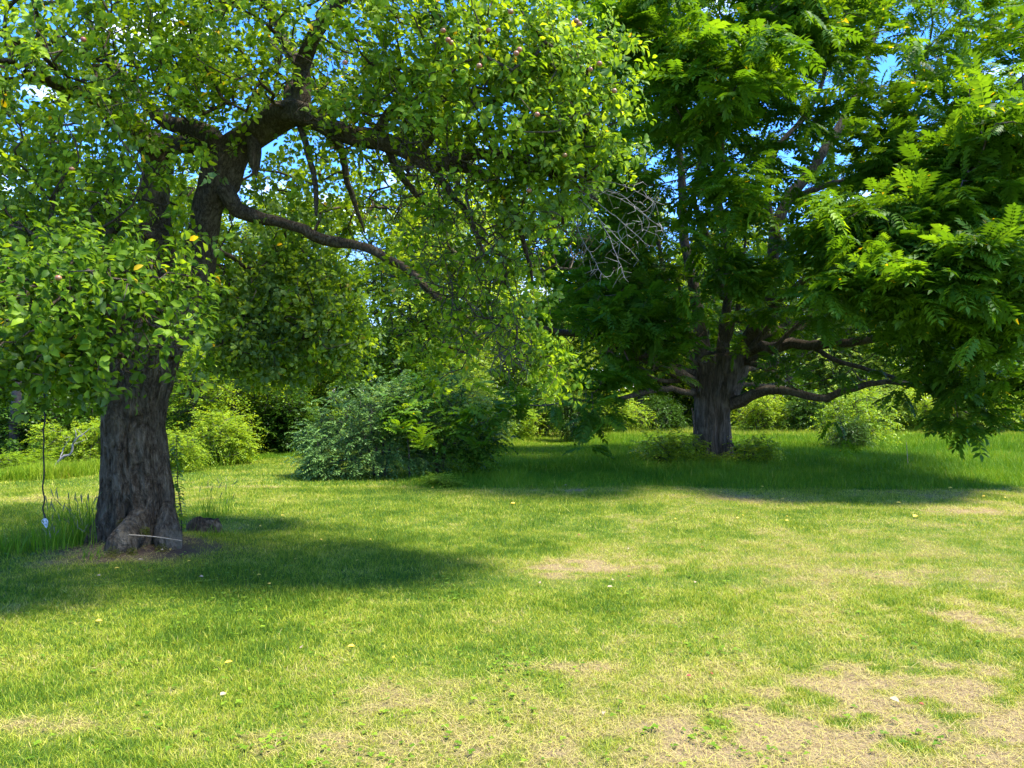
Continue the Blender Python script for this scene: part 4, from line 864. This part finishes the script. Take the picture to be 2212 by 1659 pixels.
put(pD, 415, 20.5, 0.62, 'bright yellow green small tree just right of the apple trunk', GW)
put(pD, 510, 23.0, 0.80, 'bright yellow green small tree behind the tall weeds', GW)
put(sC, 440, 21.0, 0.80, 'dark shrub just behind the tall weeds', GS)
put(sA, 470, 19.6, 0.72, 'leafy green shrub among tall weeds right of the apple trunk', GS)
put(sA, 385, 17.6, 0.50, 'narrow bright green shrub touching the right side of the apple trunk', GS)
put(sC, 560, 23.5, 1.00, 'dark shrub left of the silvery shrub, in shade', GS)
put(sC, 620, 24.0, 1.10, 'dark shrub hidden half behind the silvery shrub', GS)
put(pA, 420, 30, 0.85, 'green tree under the big apple limb, left of centre', GW)
put(pB, 560, 33, 0.92, 'pale green tree beneath the long lower apple limb', GW)
put(pA, 700, 32, 0.80, 'green tree behind the hanging dark apple foliage', GW)
put(sB, 905, 22.5, 1.25, 'tall pale shrub behind the silvery shrub', GS)
put(sB, 985, 25.5, 1.30, 'pale feathery shrub above the right shoulder of the silvery shrub', GS)
put(pA, 930, 28, 1.0, 'bright green tree seen between the hanging twigs and the long lower limb', GW)
put(pA, 610, 27, .75, 'bright green tree behind the dark hanging apple foliage', GW)
put(pB, 800, 30, 0.66, 'pale grey green tree behind the silvery shrub', GW)
put(pB, 960, 36, 0.86, 'hazy pale tree behind the hanging apple twigs', GW)
put(sD, 1090, 33, 1.20, 'yellow green shrub at the end of the mown way', GS)
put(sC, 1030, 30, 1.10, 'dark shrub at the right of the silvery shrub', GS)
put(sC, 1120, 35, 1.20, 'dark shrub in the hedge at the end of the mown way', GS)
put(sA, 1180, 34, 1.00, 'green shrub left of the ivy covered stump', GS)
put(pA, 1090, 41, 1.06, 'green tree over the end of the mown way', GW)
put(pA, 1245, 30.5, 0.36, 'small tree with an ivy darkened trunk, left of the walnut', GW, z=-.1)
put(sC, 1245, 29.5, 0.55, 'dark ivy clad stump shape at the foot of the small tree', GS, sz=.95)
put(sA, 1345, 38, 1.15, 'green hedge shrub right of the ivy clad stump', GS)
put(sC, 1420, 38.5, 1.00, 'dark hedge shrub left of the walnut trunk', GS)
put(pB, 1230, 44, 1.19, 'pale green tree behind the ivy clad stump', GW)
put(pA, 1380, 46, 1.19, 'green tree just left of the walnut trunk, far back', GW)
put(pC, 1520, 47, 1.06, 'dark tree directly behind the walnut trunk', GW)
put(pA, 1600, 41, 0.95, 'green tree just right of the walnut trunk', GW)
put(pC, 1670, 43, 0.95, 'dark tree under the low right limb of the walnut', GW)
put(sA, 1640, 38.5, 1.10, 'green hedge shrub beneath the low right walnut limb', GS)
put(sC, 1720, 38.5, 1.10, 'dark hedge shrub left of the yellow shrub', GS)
put(sD, 1845, 26.0, 1.10, 'yellow leaved shrub standing in the long grass right of the walnut', GS, sz=1.45)
put(sC, 1830, 24.6, 0.50, 'dark low bush at the foot of the yellow shrub', GS, sz=.6)
put(pB, 1780, 44, 0.95, 'pale tree behind the yellow shrub', GW)
put(sB, 1900, 38.5, 1.30, 'pale green hedge shrub right of the yellow shrub', GS)
put(pA, 1920, 43, 0.95, 'leafy green tree right of the yellow shrub', GW)
put(sA, 1990, 38.0, 1.20, 'leafy hedge shrub behind the thin dry stalk', GS)
put(pB, 2020, 43, 0.95, 'pale layered tree behind the thin dry stalk', GW)
put(sB, 2065, 37.5, 1.15, 'pale shrub behind the drooping walnut leaves', GS)
put(sA, 2150, 37.0, 1.10, 'hedge shrub near the right edge of the picture', GS)
put(pA, 2130, 42, 0.95, 'green tree near the right edge of the picture', GW)
put(pC, 2210, 44, 0.95, 'dark tree at the right edge of the picture', GW)
put(sB, 2230, 37.5, 1.20, 'pale hedge shrub at the right edge of the picture', GS)
put(pC, 1850, 50, 1.00, 'dark tree far behind the yellow shrub', GW)
put(pC, 900, 46, 1.12, 'dark tree far behind the pale shrubs in the centre', GW)
put(pA, 2330, 40, 1.12, 'green tree just outside the right edge of the picture', GW)
def far_wood():
    r = np.random.default_rng(90); n = 120000
    x = r.uniform(-75, 85, n); y = np.where(x < -9, r.uniform(30, 40, n) + np.clip(x + 16, 0, 9) * 1.3, r.uniform(49, 60, n))
    top = (9.5 + 5 * (fbm(x * .13, x * 0, None, 3, 3) - .5) + 3.5 * (fbm(x * .5, y * .4, None, 8, 2) - .5)) * np.where(x < -9, .85, 1.05)
    z = top * r.random(n) ** 1.25
    q = np.stack([x, y, z], -1); d = norm(r.normal(size=(n, 3)) - [0, 0, .2])
    V, Fc = stamp(LEAFS[0], LEAFS[1], q, d, norm(r.normal(size=(n, 3)) * .6 + [0, -.5, .6]), r.uniform(.35, .8, n))
    v = np.clip(.35 + 1.3 * (fbm(x * .35, z * .35, y * .2, 5, 2) - .5) + r.normal(0, .12, n), 0, 1)
    o = mesh_np('distant_wood', V, Fc, M_wood1, attrs={'v': ('FACE', np.repeat(v, 2))}); tag(o, 'dense green wood closing the view behind the nearer trees', 'wood', kind='stuff')
far_wood()
# undergrowth at the walnut's foot
sU = proto_shrub('-', M_wood1, 75, .9, .75, 120, .10)
put(sU, 1430, 18.9, 0.95, 'dark low brambles left of the walnut trunk', 'brambles round the walnut trunk')
put(sU, 1478, 19.6, 0.70, 'small brambles touching the left foot of the walnut trunk', 'brambles round the walnut trunk')
put(sU, 1620, 18.9, 0.80, 'low leafy brambles right of the walnut trunk', 'brambles round the walnut trunk')
put(sU, 1540, 18.6, 0.50, 'tiny brambles in front of the walnut trunk', 'brambles round the walnut trunk', sz=.35)
put(sU, 960, 14.6, 0.50, 'small leafy weed bush at the right foot of the silvery shrub', 'brambles round the walnut trunk', sz=.25)
# bare trunk at far left
def pole_tree(dx, Y, top, r, name, label, mat):
    p = P(dx, 900, Y); root = thing(name, (p[0], Y, 0), label, 'tree'); rg = np.random.default_rng(int(dx) + 5)
    T = Tree(int(dx) + 9); T.limb([np.r_[p[0], Y, -.1, r * 1.3], np.r_[p[0] - .03, Y, top * .3, r], np.r_[p[0] + .06, Y, top * .7, r * .85], np.r_[p[0] + .02, Y, top, r * .6]], .3, False)
    tg = np.array(blob(rg, (p[0], Y, top * .95), (1.4, 1.2, 1.1), 110, .2)); T.grow(tg, .3, .08); T.mesh('trunk', mat, root, .008)
    simple_leaves('crown', M_wood1, root, np.concatenate([tg, tg + rg.normal(0, .3, tg.shape)]), rg, 9, .3, .12, LEAFS)
pole_tree(35, 19.0, 3.9, .11, 'slender_tree', 'slender tree with a straight bare grey trunk at the far left', M_twig)
# dead forked branch
def dead_branch():
    Y = 16.3; p = P(105, 1000, Y); root = thing('dead_branch', (p[0], Y, 0), 'bleached dead forked branch lying among the shrubs right of the cord', 'branch'); T = Tree(77)
    T.limb([np.r_[P(118, 1012, Y), .03], np.r_[P(132, 990, Y), .026], np.r_[P(155, 978, Y), .022], np.r_[P(158, 958, Y), .018], np.r_[P(178, 938, Y), .012], np.r_[P(196, 925, Y), .006]], .12, False)
    T.limb([np.r_[P(158, 960, Y), .014], np.r_[P(165, 940, Y - .1), .01], np.r_[P(160, 925, Y - .1), .005]], .1)
    T.limb([np.r_[P(130, 992, Y), .014], np.r_[P(136, 970, Y + .1), .01], np.r_[P(150, 950, Y), .005]], .1)
    rg = np.random.default_rng(3); T.grow(np.array(blob(rg, P(165, 945, Y), (.3, .2, .2), 22, .3)), .1, .12)
    T.mesh('branch_wood', M_dead, root, .003)
dead_branch()

# ------------------------------------------------------------------ small things near the apple tree
def cord():
    Y = 8.0; rg = np.random.default_rng(6); p = P(95, 850, Y)
    root = thing('hanging_cord', tuple(P(95, 1118, Y)), 'dark thin cord with a frayed white end hanging from the apple branches', 'cord'); L = np.array(root.location)
    pts = [P(96, 560, Y), P(95, 700, Y), P(95, 850, Y), P(96, 900, Y), P(94, 960, Y), P(95, 1010, Y), P(93, 1060, Y), P(96, 1085, Y), P(93, 1100, Y), P(95, 1112, Y), P(98, 1120, Y)]
    c = catmull(pts, .03); c[:, 0] += .004 * np.sin(np.arange(len(c)) * .7); c[:, 1] += .004 * np.cos(np.arange(len(c)) * .9)
    V, Fq = tube(c, np.full(len(c), .0075), 7); mesh_np('line', V, Fq, plain('black_cord', (.012, .012, .013), (.035, .035, .03), 200, .8), root, smooth=True, loc=L)
    Vs, Fs, base = [], [], 0
    for k in range(9):
        e = P(98 + rg.normal() * 3, 1132 + rg.normal() * 5, Y); c = catmull([P(98, 1119, Y), P(98 + rg.normal() * 3, 1126, Y), e], .01)
        V, Fq = tube(c, np.full(len(c), .003), 4, base); Vs.append(V); Fs.append(Fq); base += len(V)
    mesh_np('frayed_end', np.concatenate(Vs), np.concatenate(Fs), plain('white_fibre', (.6, .62, .65), (.8, .82, .85), 60, .8), root, loc=L)
cord()
def tall_grass(name, dx, dy, n, h, spread, seed, label, seed_heads=True, lean=.16):
    rg = np.random.default_rng(seed); c = G(dx, dy); root = thing(name, (c[0], c[1], 0), label, 'grass tuft', 'tall grass tufts round the apple tree'); L = np.array(root.location)
    Vs, Fs, base = [], [], 0; hv, hf, hb = [], [], 0
    for k in range(n):
        q = c + np.array([rg.normal() * spread, rg.normal() * spread * .6, 0]); H = h * rg.uniform(.35, 1.1); a = rg.uniform(0, 6.28); l = abs(rg.normal()) * lean + .05
        u = np.linspace(0, 1, 7)[:, None]; p = q + np.array([0, 0, 1]) * u * H * (1 - .3 * l * u) + np.array([math.cos(a), math.sin(a), 0]) * u ** 2 * H * l * 1.6
        stem = seed_heads and rg.random() < .25
        wd = (.0025 if stem else .0055) * (1 - .85 * u[:, 0]) if not stem else np.full(7, .0022)
        s = np.array([-math.sin(a + .5), math.cos(a + .5), 0]); A = p + s * wd[:, None]; B_ = p - s * wd[:, None] + [0, 0, .001]
        V = np.empty((14, 3)); V[0::2] = A; V[1::2] = B_; i = np.arange(6) * 2
        Vs.append(V); Fs.append(np.stack([i, i + 1, i + 3, i + 2], -1) + base); base += 14
        if stem:
            d = norm(p[-1] - p[-2]); V, Fq = tube([p[-1] - d * .05, p[-1] - d * .02, p[-1] + d * .02, p[-1] + d * .05], [.002, .0055, .005, .001], 6, hb); hv.append(V); hf.append(Fq); hb += len(V)
    Fa = np.concatenate(Fs); mesh_np('blades', np.concatenate(Vs), Fa, M_mead, root, attrs={'v': ('FACE', np.repeat(np.clip(rg.normal(.33, .15, n), 0, 1), 6))}, loc=L)
    if hv: mesh_np('seed_heads', np.concatenate(hv), np.concatenate(hf), plain('seed_head', (.10, .13, .05), (.20, .20, .09), 80, .8), root, loc=L)
tall_grass('tall_grass', 150, 1195, 150, .62, .16, 1, 'tall green grass tuft left of the apple trunk, below the cord end', True)
tall_grass('tall_grass', 195, 1190, 120, .55, .12, 2, 'thick grass tuft pressed against the left foot of the apple trunk')
tall_grass('tall_grass', 40, 1190, 200, .26, .28, 3, 'lush short grass clump at the left edge of the picture', False)
tall_grass('tall_grass', 452, 1125, 34, .52, .06, 4, 'sparse upright grass tuft right of the apple trunk')
tall_grass('tall_grass', 492, 1110, 16, .5, .05, 5, 'thin grass stalks furthest right of the apple trunk')
tall_grass('tall_grass', 470, 1165, 90, .20, .16, 6, 'low spreading grass tuft beside the rotten root stump', False, .5)
tall_grass('tall_grass', 205, 1215, 50, .22, .10, 7, 'dry sparse tuft in front of the left apple root', False, .6)
for dx, dy, n, h, s, lb in ((470, 1000, 260, .95, .42, 'tall pale weed stalks in front of the yellow green tree'), (430, 1010, 140, .7, .3, 'shorter weed stalks near the right edge of the apple trunk')):
    tall_grass('tall_weeds', dx, dy, n, h, s, int(dx), lb)
def stem_plant():
    Y = APY + .1; c = P(388, 1180, Y); root = thing('stem_plant', (c[0], Y, 0), 'upright leafy weed growing against the right side of the apple trunk', 'plant'); L = np.array(root.location); rg = np.random.default_rng(17)
    pts = catmull([np.r_[c[0] + .02, Y, .05], P(392, 1110, Y), P(385, 1060, Y), P(383, 1010, Y), P(380, 940, Y)], .03)
    V, Fq = tube(pts, np.linspace(.008, .003, len(pts)), 6); mesh_np('stem', V, Fq, M_twig, root, smooth=True, loc=L)
    pos, d = [], []
    for k, q in enumerate(pts[4:]):
        for s in (0, 1, 2):
            a = k * 1.9 + s * 2.1; pos.append(q); d.append((math.cos(a), math.sin(a), rg.uniform(-.5, .1)))
    n = len(pos); V, Fc = stamp(LEAF[0], LEAF[1], np.array(pos), np.array(d), np.tile([0, 0, 1.0], (n, 1)), rg.uniform(.05, .10, n))
    mesh_np('leaves', V, Fc, M_weed, root, attrs={'v': ('FACE', np.repeat(rg.uniform(.1, .6, n), len(LEAF[1])))}, loc=L)
stem_plant()
def stump():
    c = G(432, 1160); root = thing('root_stump', (c[0], c[1] + .1, 0), 'low dark rotten root stump in the grass right of the apple trunk', 'stump'); L = np.array(root.location)
    th = np.arange(60) * 2 * math.pi / 60; zs = np.linspace(-.05, .19, 20); T, Z = np.meshgrid(th, zs)
    R = .24 * (1 - .35 * np.clip(Z / .2, 0, 1) ** 2) * (1 + .5 * (fbm(np.cos(T) * 2, np.sin(T) * 2, Z * 5, 3, 3) - .5))
    X = L[0] + R * np.cos(T) * 1.05; Y = L[1] + R * np.sin(T) * .6; Z = Z * (.8 + .5 * fbm(np.cos(T) * 2, np.sin(T) * 2, None, 8, 2))
    V = np.stack([X, Y, Z], -1).reshape(-1, 3); V = np.concatenate([V, [[L[0], L[1], .10]]]); i = np.arange(19)[:, None] * 60; j = np.arange(60)[None]; j2 = (j + 1) % 60
    Fq = np.stack([i + j, i + j2, i + 60 + j2, i + 60 + j], -1).reshape(-1, 4); b = 19 * 60
    Ft = np.stack([b + np.arange(60), b + (np.arange(60) + 1) % 60, np.full(60, 1200)], -1)
    mesh_np('stump_wood', V, [Fq, Ft], M_barkA, root, smooth=True, loc=L)
stump()
def stick(name, a, b, r, label, mat):
    c = catmull([a, (a + b) / 2 + [0, 0, .01], b], .05); V, Fq = tube(c, np.linspace(r, r * .6, len(c)), 6)
    o = mesh_np(name, V, Fq, mat, smooth=True, loc=a); tag(o, label, 'stick')
M_straw = plain('dry_stalk', (.30, .22, .12), (.46, .36, .22), 60, .8)
stick('dry_stick', P(278, 1155, APY - .80), P(392, 1168, APY - .62), .006, 'thin pale dry stick lying across the foot of the apple trunk', M_straw)
q = P(1962, 1018, 18.0); q[2] = 0; t_ = P(1958, 955, 18.0)
stick('dry_stalk', q, t_, .008, 'single tall dry stalk standing in the shaded long grass at right', M_straw)

# fallen leaves on the lawn
def fallen():
    cols = {'y': plain('fallen_yellow', (.70, .42, .03), (.80, .58, .08), 60, .6), 'p': plain('fallen_pale', (.28, .20, .10), (.44, .33, .19), 60, .6), 'r': plain('fallen_red', (.16, .03, .015), (.30, .08, .03), 60, .6)}
    word = {'y': 'yellow', 'p': 'pale cream', 'r': 'dark red'}
    spots = [(800, 1173, 'y'), (636, 1218, 'y'), (564, 1251, 'y'), (579, 1270, 'y'), (247, 1239, 'y'), (217, 1254, 'p'), (320, 1244, 'r'), (430, 1256, 'p'), (298, 1223, 'p'), (348, 1206, 'p'), (369, 1204, 'y'), (405, 1224, 'y'), (206, 1354, 'y'), (502, 1441, 'y'), (475, 1515, 'p'), (854, 1428, 'y'), (766, 1407, 'y'),
             (990, 1217, 'y'), (532, 1142, 'y'), (564, 1143, 'y'), (690, 1173, 'y'), (775, 1218, 'y'), (175, 1112, 'y'), (607, 1118, 'y'), (1696, 1119, 'y'), (1696, 1128, 'y'), (1605, 1116, 'y'), (1460, 1123, 'y'), (1973, 1122, 'y'), (1165, 1265, 'p'), (1323, 1263, 'p'), (1323, 1276, 'p'), (1306, 1552, 'p'), (1923, 1520, 'p'), (1986, 1531, 'r'),
             (1516, 1187, 'r'), (1356, 1191, 'p'), (1501, 1265, 'p'), (1113, 1090, 'y'), (1170, 1050, 'y'), (1218, 1052, 'p'), (933, 1057, 'y'), (1095, 987, 'y'), (1240, 981, 'y'), (1268, 1011, 'y'), (1644, 1056, 'y'), (1558, 1067, 'y'), (1692, 1083, 'y'), (2058, 1058, 'y'), (2128, 1076, 'y'), (2165, 1077, 'y'), (1935, 1091, 'y'), (2105, 992, 'y'), (1858, 1065, 'y'), (1253, 1162, 'r'), (1355, 1255, 'r'), (1591, 1122, 'y'), (1538, 1470, 'r'), (1493, 1472, 'r'), (651, 1412, 'p')]
    info = []; ORD = ['leftmost', 'second from left', 'third from left', 'fourth from left', 'fifth from left', 'sixth from left', 'seventh from left', 'eighth from left', 'ninth from left', 'tenth from left', 'eleventh from left', 'twelfth from left', 'thirteenth from left', 'fourteenth from left', 'fifteenth from left']
    rg = np.random.default_rng(12)
    def where(dx, dy):
        if dx < 460 and dy < 1260: return 'beside the foot of the apple trunk'
        if dy < 1075: return 'at the edge of the long grass' if dx > 930 else 'near the silvery shrub'
        if dy < 1135: return 'on the far part of the mown lawn'
        if dy < 1300: return 'on the middle of the lawn'
        return 'on the nearest part of the lawn'
    for dx, dy, c in spots:
        g = G(dx, dy); s = .045 if dy > 1100 else .075
        if (dx, dy) == (1923, 1520): s = .06
        if (dx, dy) == (1973, 1122): s = .13
        if (dx, dy) == (1306, 1552): s = .035
        if c == 'r': s *= .7
        a = rg.uniform(0, 6.28); g = g + [0, 0, float(height(g[0:1], g[1:2])[0]) + .034 + (.09 if dy < 1040 else 0)]
        tv = LEAF[0].copy(); tv[:, 2] *= rg.uniform(.8, 1.6)
        V, Fc = stamp(tv, LEAF[1], g[None], np.array([[math.cos(a), math.sin(a), .10]]), np.array([[rg.normal() * .35, -.35, 1.0]]), np.array([s]))
        V = np.concatenate([V, V - [0, 0, .0015]]); k = len(LEAF[0]); Fc = np.concatenate([Fc, Fc[:, ::-1] + k])
        o = mesh_np('fallen_leaf', V, Fc, cols[c], loc=g)
        info.append((o, dx, word[c], where(dx, dy))); continue
        cxx = 'left' if dx < 740 else 'centre' if dx < 1480 else 'right'
        lb = f'{word[c]} fallen leaf {where(dx, dy)}, {cxx} of the picture'
        tag(o, lb, 'fallen leaf', 'fallen leaves on the grass')
    for key in sorted({(i[2], i[3]) for i in info}):
        g = sorted([i for i in info if (i[2], i[3]) == key], key=lambda i: i[1])
        for k, (o, dx, w_, wh) in enumerate(g):
            one = len(g) == 1
            lb = f'the only {w_} fallen leaf {wh}' if one else f'{ORD[k]} of the {w_} fallen leaves {wh}' if k < len(g) - 1 else f'rightmost of the {w_} fallen leaves {wh}'
            tag(o, lb, 'fallen leaf', 'fallen leaves on the grass')
fallen()
